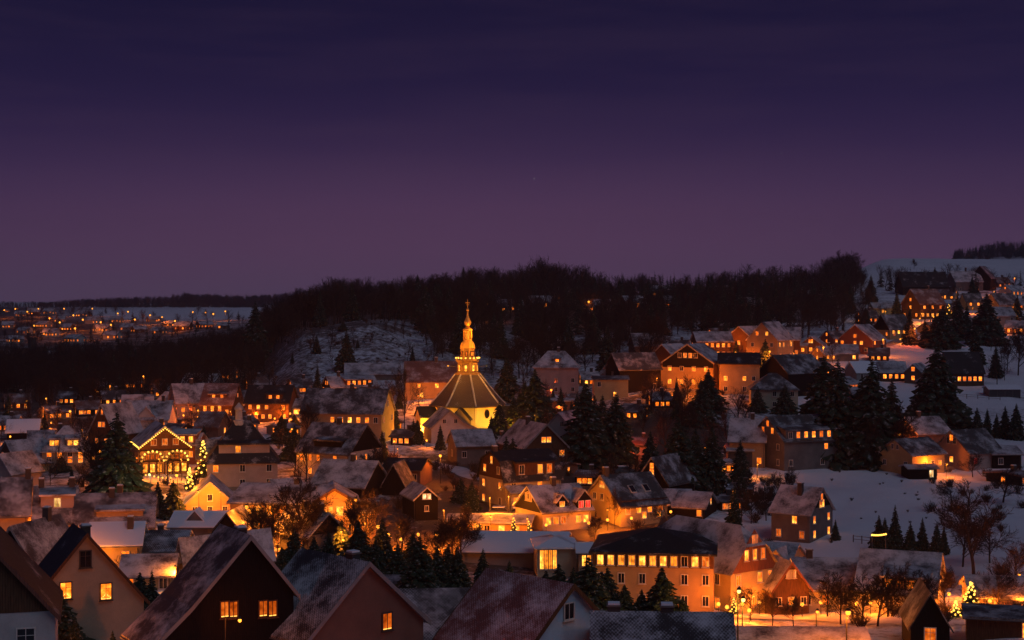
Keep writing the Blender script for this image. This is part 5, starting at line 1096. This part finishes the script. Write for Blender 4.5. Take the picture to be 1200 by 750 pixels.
wood(22, 960, 1210, 640, 800, .35, (8, 13), 'bare tree near the hill crest farm', 'spruce near the hill crest farm', 'trees near the hill crest farm')
wood(130, 560, 900, 235, 420, .35, (4, 9), 'small bare tree among the village gardens', 'small spruce among the village gardens', 'trees among the village gardens', k=1.15)
wood(80, 0, 540, 270, 420, .25, (4, 8), 'small bare tree among the left village gardens', 'small spruce among the left village gardens', 'trees among the left village gardens', k=1.15)
tree('bare', gpt(985, 860), 18, 'bare tree clump standing on the skyline before the snowfield', None, True, 0, 1.3); tree('bare', gpt(992, 870), 17, 'second bare tree on the skyline before the snowfield', None, True, 2, 1.2); tree('bare', gpt(1071, 930), 6.5, 'lonely thin bare tree on the open snowfield', None, True, 1, .9)
wood(60, 760, 1210, 400, 640, .35, (4, 9), 'small bare tree between the slope houses', 'small spruce between the slope houses', 'trees between the slope houses', k=1.1, dens=lambda u, Y: 0 if (1000 < u < 1100 and Y < 520) else 1)
wood(46, 300, 660, 435, 505, .15, (3, 7), 'small bare tree growing on the snowy hillock and bank', 'small spruce growing on the snowy hillock and bank', 'small trees on the hillock')
cnt['bare'] = cnt['spruce'] = 999
def sky_h(u): return float(np.interp(u, [300, 330, 400, 470, 530, 600, 640, 680, 720, 800, 900, 950, 985, 1010], [12, 14, 17, 13, 15, 17, 20.5, 16, 12, 12, 13, 13, 15, 11]))
wood(900, 300, 1010, 740, 900, lambda u, Y: .10 if u < 660 else (.6 if u < 930 else .25), (.55, 1.05), '', '', '', hf=sky_h)
wood(480, 300, 1000, 560, 740, lambda u, Y: .10 if u < 660 else .35, (8, 13), '', '', '')
wood(520, -60, 310, 440, 690, .10, (8, 12), '', '', '', dens=lambda u, Y: 1 if Y < 600 or u > 180 else .5)
wood(130, -40, 320, 800, 1500, .25, (7, 11), '', '', '', dens=lambda u, Y: .25 if (u > 140 and Y > 1250) else 1)
wood(160, -80, 60, 2250, 2700, .4, (6, 10), '', '', '')
wood(900, 40, 340, 2250, 2700, .45, (.6, 1.0), '', '', '', hf=lambda u: float(np.interp(u, [40, 90, 140, 200, 215, 300], [8, 14, 17, 19, 24, 20])))
wood(60, 1010, 1250, 760, 830, .3, (8, 12), '', '', '', dens=lambda u, Y: .5)
for i in range(70):
    u = rd.uniform(305, 1000); p = gpt(u, rd.uniform(760, 880)); REST.append(('bare' if u < 680 or rd.random() < .4 else 'spruce', p, sky_h(u)*rd.uniform(1.0, 1.22)))
wood(420, 1118, 1330, 1850, 2650, .85, (12, 18), '', '', '')
# the part of the woods that reads as one mass: instances on points
def gn_scatter(name, pts, protos, label, cat):
    me = bpy.data.meshes.new(name); me.from_pydata([p for p, s in pts], [], [])
    a = me.attributes.new('sc', 'FLOAT', 'POINT'); a.data.foreach_set('value', [s for p, s in pts])
    a = me.attributes.new('rz', 'FLOAT', 'POINT'); a.data.foreach_set('value', [rd.uniform(0, 6.28) for _ in pts])
    o = link(name, me); kind(o, 'stuff'); o['label'] = label; o['category'] = cat
    g = bpy.data.node_groups.new(name, 'GeometryNodeTree'); g.interface.new_socket('Geometry', in_out='INPUT', socket_type='NodeSocketGeometry'); g.interface.new_socket('Geometry', in_out='OUTPUT', socket_type='NodeSocketGeometry')
    gi = g.nodes.new('NodeGroupInput'); go = g.nodes.new('NodeGroupOutput'); ip = g.nodes.new('GeometryNodeInstanceOnPoints'); oi = g.nodes.new('GeometryNodeObjectInfo')
    oi.inputs['Object'].default_value = protos; oi.transform_space = 'ORIGINAL'
    ns = g.nodes.new('GeometryNodeInputNamedAttribute'); ns.data_type = 'FLOAT'; ns.inputs['Name'].default_value = 'sc'
    nr = g.nodes.new('GeometryNodeInputNamedAttribute'); nr.data_type = 'FLOAT'; nr.inputs['Name'].default_value = 'rz'
    cx = g.nodes.new('ShaderNodeCombineXYZ'); g.links.new(nr.outputs['Attribute'], cx.inputs['Z'])
    g.links.new(gi.outputs[0], ip.inputs['Points']); g.links.new(oi.outputs['Geometry'], ip.inputs['Instance']); g.links.new(cx.outputs[0], ip.inputs['Rotation']); g.links.new(ns.outputs['Attribute'], ip.inputs['Scale'])
    g.links.new(ip.outputs[0], go.inputs[0])
    md = o.modifiers.new('scatter', 'NODES'); md.node_group = g
    return o
def proto(me, px, Y, h, label, grp):
    o = link(me.name.split('.')[0]+'_tree' if 'tree' not in me.name else 'bare_tree', me, None, gpt(px, Y), 0, (h/10,)*3); return tag(o, label, 'tree', grp)
pa = [proto(m_, 640+37*i, 735+9*i, 15, 'spruce on the wooded ridge', 'wooded ridge') for i, m_ in enumerate(FAR_S)]
pb = [proto(m_, 420+31*i, 700+9*i, 14, 'bare tree on the wooded ridge', 'wooded ridge') for i, m_ in enumerate(FAR_B)]
for i in range(3): gn_scatter('distant_spruce_wood', [(p, h/10) for j, (k, p, h) in enumerate(REST) if k == 'spruce' and j % 3 == i], pa[i], 'dark mass of spruces covering the far ridges', 'wood')
for i in range(4): gn_scatter('distant_bare_wood', [(p, h/10) for j, (k, p, h) in enumerate(REST) if k == 'bare' and j % 4 == i], pb[i], 'brown mass of bare trees covering the far slopes', 'wood')
# shrubs
def shrubs(n, u0, u1, Y0, Y1, hs, label, group, k=1.0):
    for i in range(n):
        u = rd.uniform(u0, u1); Y = math.sqrt(rd.uniform(Y0*Y0, Y1*Y1)); p = gpt(u, Y)
        if not clear(p.x, p.y, k): continue
        s = rd.uniform(*hs)/2; tag(link('shrub', rd.choice(SHR), None, p, rd.uniform(0, 6), (s*1.3, s*1.3, s)), label, 'shrub', group)
shrubs(70, 0, 520, 165, 330, (1.2, 2.8), 'leafless garden shrub between the left village houses', 'garden shrubs left')
shrubs(110, 520, 900, 190, 420, (1.2, 3.0), 'leafless garden shrub between the middle houses', 'garden shrubs middle')
shrubs(40, 930, 1200, 150, 205, (1.2, 3.0), 'leafless shrub below the meadow firs', 'shrubs below the meadow')
shrubs(28, 1090, 1210, 235, 300, (1.0, 2.4), 'leafless shrub on the right meadow margin', 'meadow margin shrubs')
shrubs(26, 950, 1110, 225, 296, (.25, .7), 'low grass tuft poking through the snowy meadow', 'tufts on the meadow')
shrubs(18, 880, 945, 235, 285, (1.0, 2.4), 'leafless shrub on the bank under the long farmhouse', 'bank shrubs')
sp_ = tag(link('shrub', SHR[0], None, gpt(395, 470), 0, (1.4, 1.4, .8)), 'low leafless shrub on the snowy hillock face', 'shrub')
mp_ = []
for i in range(260):
    u = rd.uniform(275, 650); Y = rd.uniform(405, 515); p = gpt(u, Y)
    if clear(p.x, p.y): mp_.append((p, rd.uniform(.2, .6)))
gn_scatter('hillside_scrub', mp_, sp_, 'low scrub dotting the snowy hillock and slope', 'scrub')

# ------------------------------------------------------------------ lit christmas trees
def xmas(px, base, top, label, n, Y=None, kd='small', wid=1.0):
    Y = Y or Yat(px, base); p = gpt(px, Y); h = ZC-(top-HOR)*Y/F-p.z
    e = tree('spruce', p, h, label, 'illuminated fir trees', True, 0, wid, 'christmas tree')
    for i in range(n):
        f = ((i+.5)/n)**1.25; a = i*2.4; r = 1.9*(1-f)+.1
        b = link('bulb', BULB[kd], e, (r*math.cos(a), r*math.sin(a), .9+9.0*f)); s = 10/h; b.scale = (s/wid, s/wid, s)
xmas(602, 628, 606, 'illuminated fir before the low orange hall, taller of two', 26, 219); xmas(620, 629, 610, 'illuminated fir before the low orange hall, shorter of two', 22, 219); xmas(563, 628, 613, 'tiny reddish illuminated fir left of the low hall front', 10, 219)
xmas(1138, 720, 682, 'illuminated fir with a glowing tip in the garden by the pink lit house', 40, 170, 'bulb', 1.6); xmas(1120, 722, 704, 'small illuminated fir beside the tall one with the glowing tip', 18, 170, 'bulb', 1.4); xmas(895, 424, 414, 'illuminated fir beside the bright street lamp', 14, None, 'big'); xmas(256, 490, 472, 'illuminated fir in the decorated garden', 30, None, 'big'); xmas(238, 560, 516, 'illuminated fir right of the inn', 34, None, 'big'); xmas(1112, 374, 356, 'illuminated fir beside the wooden guest house', 12, None, 'big', 1.2); xmas(222, 575, 548, 'illuminated fir on the square before the inn', 24, None, 'big'); xmas(860, 722, 700, 'illuminated fir at the hotel entrance', 20); xmas(588, 508, 484, 'illuminated fir in the church garden', 24, None, 'small')
# bulbs strung over the inn square and the hotel yard
def festoon(label, pts, n):
    e = empty('festoon', pts[0], 0, label, 'string lights'); mb = MB(); q0 = pts[0]
    for a, b in zip(pts, pts[1:]):
        prev = None
        for i in range(n+1):
            f = i/n; p = a.lerp(b, f)-q0; p.z -= .04*(b-a).length*math.sin(math.pi*f)
            if prev is not None: mb.tube(prev, p, .025, .025, 'metal', 4)
            prev = p; link('bulb', BULB['bulb'], e, p)
    for p in pts: mb.tube(p-q0, Vector((p.x-q0.x, p.y-q0.y, gz(p.x, p.y)-q0.z-.3)), .05, .05, 'metal', 5)
    mb.build('wire', e)
festoon('garland of warm bulbs on posts before the half timbered inn', [pt(150, 552, 277), pt(176, 557, 276), pt(200, 560, 275)], 5)
festoon('garland of small bulbs along the fence house terrace rail', [pt(1022, 627, 214), pt(1038, 626, 214)], 7)
festoon('garland of bulbs above the hotel entrance yard', [pt(842, 700, 188), pt(866, 716, 186)], 5)
# fence by the meadow
def fence(label, pts, h=1.1):
    P_ = [gpix(*p) for p in pts]; e = empty('fence', P_[0], 0, label, 'fence')
    for a, b in zip(P_, P_[1:]):
        n = max(2, int((b-a).length/2.2))
        for i in range(n+1):
            p = a.lerp(b, i/n); z = gz(p.x, p.y); q = p-P_[0]; q.z = z-P_[0].z
            mb = MB(); mb.box((q.x-.06, q.y-.06, q.z-.4), (q.x+.06, q.y+.06, q.z+h), 'brownwood'); mb.build('post', e)
        for zz in (.5, .95):
            mb = MB(); k = Vector((0, 0, zz)); A_, B_ = a-P_[0], b-P_[0]; mb.tube(A_+k, B_+k, .05, .05, 'brownwood', 4); mb.build('rail', e)
fence('wooden rail fence running from the fence house across the meadow foot', [(1000, 637), (1020, 638), (1042, 640)])
fence('wooden rail fence round the upper meadow path', [(1092, 462), (1120, 466), (1172, 470)])
# parked cars under snow
def car(px, base, rz, label):
    p = gpix(px, base); e = empty('parked_car', p, rz, label, 'car', 'parked cars')
    mb = MB(); mb.ext([(-2.1, .35), (2.1, .35), (2.15, .75), (1.2, .95), (-1.95, .98), (-2.15, .7)], -.86, .86, 'metal', 'y'); mb.build('body', e)
    mb = MB(); vs = [(-1.8, -.78, .96), (1.15, -.78, .93), (1.15, .78, .93), (-1.8, .78, .96), (-1.4, -.62, 1.44), (.45, -.62, 1.44), (.45, .62, 1.44), (-1.4, .62, 1.44)]
    mb.add(vs, [(0, 1, 5, 4), (1, 2, 6, 5), (2, 3, 7, 6), (3, 0, 4, 7), (4, 5, 6, 7)], 'glass'); mb.build('cabin', e)
    mb = MB(); mb.box((-1.42, -.63, 1.44), (.47, .63, 1.56), 'snowcap'); mb.build('snow_cover', e)
    for x in (-1.3, 1.3):
        for y in (-.8, .8):
            mb = MB(); mb.tube((x, y-.1, .32), (x, y+.1, .32), .32, .32, 'soot', 12, True); mb.build('wheel', e)
car(733, 556, R(10), 'snow covered car parked behind the yellow gabled house'); car(588, 606, R(-5), 'dark car parked before the mansard house'); car(612, 607, R(5), 'snow dusted car parked before the red bay house'); car(1104, 553, R(0), 'snow covered car beside the carport')
# ------------------------------------------------------------------ scattered far houses
FAR = [(8, 366, 5), (24, 372, 12), (40, 370, 14), (58, 369, 12), (30, 392, 14), (60, 395, 16), (78, 388, 14), (98, 372, 13), (88, 402, 16), (120, 390, 16), (132, 398, 16), (150, 388, 14), (163, 390, 13), (180, 378, 12), (186, 392, 14), (215, 388, 18), (240, 385, 14), (262, 386, 14), (18, 402, 14), (110, 380, 14), (200, 383, 12), (70, 378, 12), (52, 384, 12), (136, 379, 13), (10, 385, 13)]
for i, (px, py, w) in enumerate(FAR):
    sp_w = ''.join(rd.choice('LL.D.d') for _ in range(4))+'/'+''.join(rd.choice('L..Dd.') for _ in range(3))
    hh = w*.42
    house('far_house', 'far house with snow roof and tiny lights across the left valley', px, py, py-hh*.8, py-hh*1.5, W=9, lp=w, rot=rd.choice((-25, -8, 10, 30)), wall=rd.choice(('white', 'brownwood', 'tan', 'grey')), roof='roof_snow', F_=sp_w, GL='L.L', GR='L.d', far=True, ws=(1.15, 1.25), chim=(), group='far houses across the left valley')
HILL = [(572, 364), (596, 366), (634, 362), (700, 366), (742, 362), (786, 362), (778, 350), (655, 352), (598, 348), (876, 364), (845, 350), (660, 345)]
for i, (px, py) in enumerate(HILL):
    house('hillside_house', 'small lit house half hidden in the wood on the ridge slope', px, py, py-7, py-15, W=9, lp=rd.choice((20, 26, 30)), rot=rd.choice((-20, 8, 25)), wall=rd.choice(('white', 'brownwood', 'ochre')), roof='roof_snow', F_=rd.choice(('L.LD/.L.', 'LLD/L.L', '.L./LL.')), GL='L', far=True, ws=(1.3, 1.4), chim=(), group='lit houses on the wooded ridge slope')
for i, (px, Y, pw) in enumerate([(58, 1080, 900), (32, 1250, 500), (88, 900, 1400), (176, 1150, 700), (241, 1150, 800), (97, 1050, 500), (5, 1300, 500), (138, 1200, 400), (264, 1150, 400), (18, 1350, 500), (45, 1350, 500), (75, 1350, 500), (108, 1350, 500), (118, 1000, 500), (158, 1050, 600), (190, 1100, 500), (205, 1000, 500), (226, 1200, 500), (40, 950, 500), (70, 1000, 600), (130, 950, 500), (86, 1150, 500), (150, 1250, 400), (250, 1080, 400), (690, 640, 300), (572, 620, 250)]):
    g = gpt(px, Y); lamp(px, HOR+(ZC-g.z-7)*F/Y, 'distant orange lamp among the far houses' if px < 300 else 'distant orange lamp in the ridge wood', pw, ORANGE, 7, 'lamp_orange', .55 if px < 300 else .4, 'distant lamps', Y)
# ------------------------------------------------------------------ small houses filling the gaps
WW = {'ochre': 'orange', 'white': 'white', 'brownwood': 'brown wooden', 'darkwood': 'black wooden', 'brick': 'brick', 'pink': 'pinkish', 'cream': 'cream', 'redwood': 'red brown', 'grey': 'grey', 'tan': 'beige', 'yellow': 'yellow'}
def filler(px, base, w, h, wall, near_, lit='LL.L/L.L', rot=None, roof='roof_snow', Y=None):
    r_ = rot if rot is not None else rd.choice((-30, -14, 8, 22, 35)); by = base
    house('small_house', f'small {WW[wall]} house with lit windows {near_}', px, by, by-h*.48, by-h, W=7.5, lp=w, rot=r_, wall=wall, roof=roof, F_=lit, GL='L/L' if r_ > 0 else '', GR='L/L' if r_ < 0 else '', far=True, ws=(.95, 1.15), chim=((.3, 0, .8),))
for a in [(205, 482, 24, 22, 'ochre', 'left of the pink snow roofed house'), (292, 478, 24, 20, 'brownwood', 'under the hillock foot'), (282, 506, 22, 18, 'pink', 'above the cupola house'), (338, 474, 22, 18, 'ochre', 'behind the pale cottage with garage glow'),
  (190, 466, 22, 16, 'white', 'behind the house with central dark gable'), (132, 476, 24, 18, 'brownwood', 'at the edge of the dark valley wood'), (102, 488, 24, 18, 'darkwood', 'by the lone orange street lamp'), (64, 492, 22, 16, 'ochre', 'near the village edge trees'), (20, 482, 26, 20, 'redwood', 'under the warm street lamp at the village edge'), (10, 506, 24, 18, 'brick', 'next to the dark shed with blue snow roof'),
  (352, 462, 22, 18, 'brick', 'left of the five light dormer house'), (300, 458, 20, 16, 'brownwood', 'at the foot of the hillock slope'), (268, 446, 20, 15, 'ochre', 'above the house with two rows of lights'),
  (440, 540, 24, 18, 'ochre', 'between long dormer house and snowy lane'), (452, 505, 18, 16, 'tan', 'by the slim spruce at the church yard'), (476, 522, 24, 18, 'darkwood', 'below the lit young spruce'), (585, 530, 22, 18, 'brownwood', 'left of the sweeping snow roof'),
  (620, 478, 22, 18, 'ochre', 'behind the tall dark spruce by the church'), (682, 480, 24, 18, 'redwood', 'right of the red garage'), (700, 500, 22, 17, 'pink', 'hidden among the black spruces'), (745, 492, 24, 18, 'ochre', 'on the bank above the low red roofed house'), (772, 478, 22, 18, 'brownwood', 'below the bright corner window house'), (722, 448, 24, 18, 'cream', 'beside the flat roofed house'), (690, 452, 20, 16, 'ochre', 'right of the pale pink villa'),
  (850, 440, 22, 18, 'redwood', 'under the double gabled house'), (822, 432, 18, 16, 'ochre', 'behind the big orange timber gable'), (958, 442, 22, 18, 'brownwood', 'right of the dark gabled barn house'), (985, 458, 22, 16, 'ochre', 'among the spruces above the meadow'), (968, 424, 22, 18, 'ochre', 'beneath the street lamp of the slope'), (978, 404, 20, 16, 'redwood', 'left of the glowing red gable'), (1018, 396, 20, 15, 'ochre', 'above the glowing red gable'), (1016, 380, 20, 16, 'brownwood', 'left of the low yellow hall'),
  (1092, 392, 18, 14, 'ochre', 'beside the upper lane lamp'), (1116, 370, 18, 14, 'brownwood', 'next to the guest house fir'), (1156, 364, 18, 14, 'ochre', 'left of the orange lit slope house'), (1192, 392, 20, 16, 'brick', 'right of the pale grey house'), (1196, 364, 18, 14, 'ochre', 'behind the spruce at the slope end'), (1094, 456, 20, 16, 'redwood', 'beside the huge black spruce'), (1185, 348, 18, 14, 'white', 'by the hill crest road lamp'), (1150, 384, 16, 13, 'tan', 'below the round topped window house'),
  (655, 560, 22, 18, 'brick', 'behind the snowy path right of the mansard house'), (690, 570, 22, 18, 'darkwood', 'between mansard and yellow gabled houses'), (850, 600, 24, 18, 'brownwood', 'on the bank left of the fence house'), (870, 585, 22, 16, 'darkwood', 'under the bank below the garage'), (842, 555, 22, 16, 'brick', 'left of the dark garage'), (1185, 570, 24, 16, 'stone' if False else 'darkwood', 'at the right end of the meadow'), (430, 468, 22, 14, 'brownwood', 'tucked beneath the hillock barn'), (842, 400, 22, 15, 'ochre', 'above the row of lit windows'), (796, 414, 20, 15, 'redwood', 'above the big orange timber gable'), (1030, 424, 22, 16, 'brownwood', 'below the slope street lamp'), (1110, 352, 18, 13, 'ochre', 'above the guest house fir'), (1172, 338, 18, 13, 'brick', 'on the hill crest road'), (160, 494, 22, 16, 'ochre', 'left of the house with central dark gable'), (208, 512, 20, 15, 'brownwood', 'behind the inn annex'), (152, 456, 20, 14, 'brick', 'beside the twin lamp pole'), (80, 474, 20, 15, 'darkwood', 'behind the lone orange street lamp'), (332, 512, 20, 15, 'tan', 'behind the bushy evergreen'), (366, 482, 20, 16, 'brownwood', 'left of the long orange house'), (120, 462, 20, 14, 'ochre', 'under the bare valley trees')]:
    filler(*a[:6], lit=rd.choice(('LLL/L.L', 'L.LA/.LL', 'YLL/LLd', 'LdL.L/LL.', 'L.L/ALA')), roof=rd.choice(('roof_snow', 'roof_snow', 'roof_half', 'roof_redbare')))
# garden lanterns: low bulbs on short posts
LG = MB(); LG.tube((0, 0, -.3), (0, 0, 1.3), .04, .03, 'lampmetal', 5); LGM = LG.mesh('post')
GLOBE = head_mesh('lamp_orange', .22)
def lantern(px, py, label, group, pw=70, colr=ORANGE):
    p = gpix(px, py); e = empty('garden_lantern', p, 0, label, 'lantern', group); link('post', LGM, e); link('globe', GLOBE, e, (0, 0, 1.5)); point((0, -.4, 1.7), pw, colr, .2, e)
for zone, grp, lst in (('in the left village gardens', 'lanterns in the left gardens', [(196, 500), (215, 494), (244, 486), (275, 489), (288, 486), (305, 490), (322, 498), (340, 492), (356, 500), (366, 486), (248, 500), (232, 496), (150, 535), (126, 520), (60, 503), (96, 512), (12, 520), (36, 540), (346, 470), (310, 466)]),
   ('along the lamp lit slope street', 'lanterns along the slope street', [(790, 430), (818, 424), (842, 422), (862, 419), (878, 424), (912, 424), (930, 421), (952, 420), (975, 418), (1014, 413), (1030, 406), (1055, 403), (1078, 378), (1094, 376), (1110, 372), (1128, 392), (1150, 390), (1172, 392), (1060, 372), (1042, 374), (765, 448), (830, 448), (884, 440), (1186, 348), (1165, 346), (1146, 348)]),
   ('around the church and its neighbours', 'lanterns round the church', [(482, 512), (500, 525), (470, 478), (495, 472), (520, 472), (605, 515), (612, 498), (622, 488), (660, 490), (540, 530), (450, 512), (436, 508)]),
   ('in the lower hotel street', 'lanterns in the hotel street', [(848, 716), (858, 718), (842, 724), (852, 728), (864, 730), (870, 724), (878, 732), (856, 736), (846, 738), (1130, 716), (1142, 722), (1160, 722), (1196, 720),  (890, 722), (902, 716), (940, 724), (962, 722), (1004, 724), (1020, 722), (1120, 722), (1150, 718), (1112, 712), (1180, 718)]),
   ('beside the halls in the village middle', 'lanterns by the village halls', [(455, 640), (470, 646), (490, 640), (560, 630), (538, 632), (512, 640), (300, 630), (400, 640), (690, 626), (712, 622), (740, 620), (786, 612), (640, 628)])):
    for px, py in lst: lantern(px, py, 'small glowing garden lantern '+zone, grp, 130, ORANGE)
# ------------------------------------------------------------------ haze: thin evening mist over the whole valley
mb = MB(); mb.box((-3600, -400, -30), (3600, 3750, 230), 'snowcap'); hz = mb.mesh('haze'); hz.materials.clear()
m = bpy.data.materials.new('haze'); m.use_nodes = True; t = m.node_tree; t.nodes.clear()
o_ = N(t, 'ShaderNodeOutputMaterial'); vol = N(t, 'ShaderNodeVolumePrincipled'); vol.inputs['Color'].default_value = (.62, .66, .90, 1); vol.inputs['Density'].default_value = .00013; vol.inputs['Anisotropy'].default_value = .3
t.links.new(vol.outputs[0], o_.inputs['Volume']); hz.materials.append(m)
kind(link('haze', hz), 'stuff')['label'] = 'thin evening mist lying over the valley'
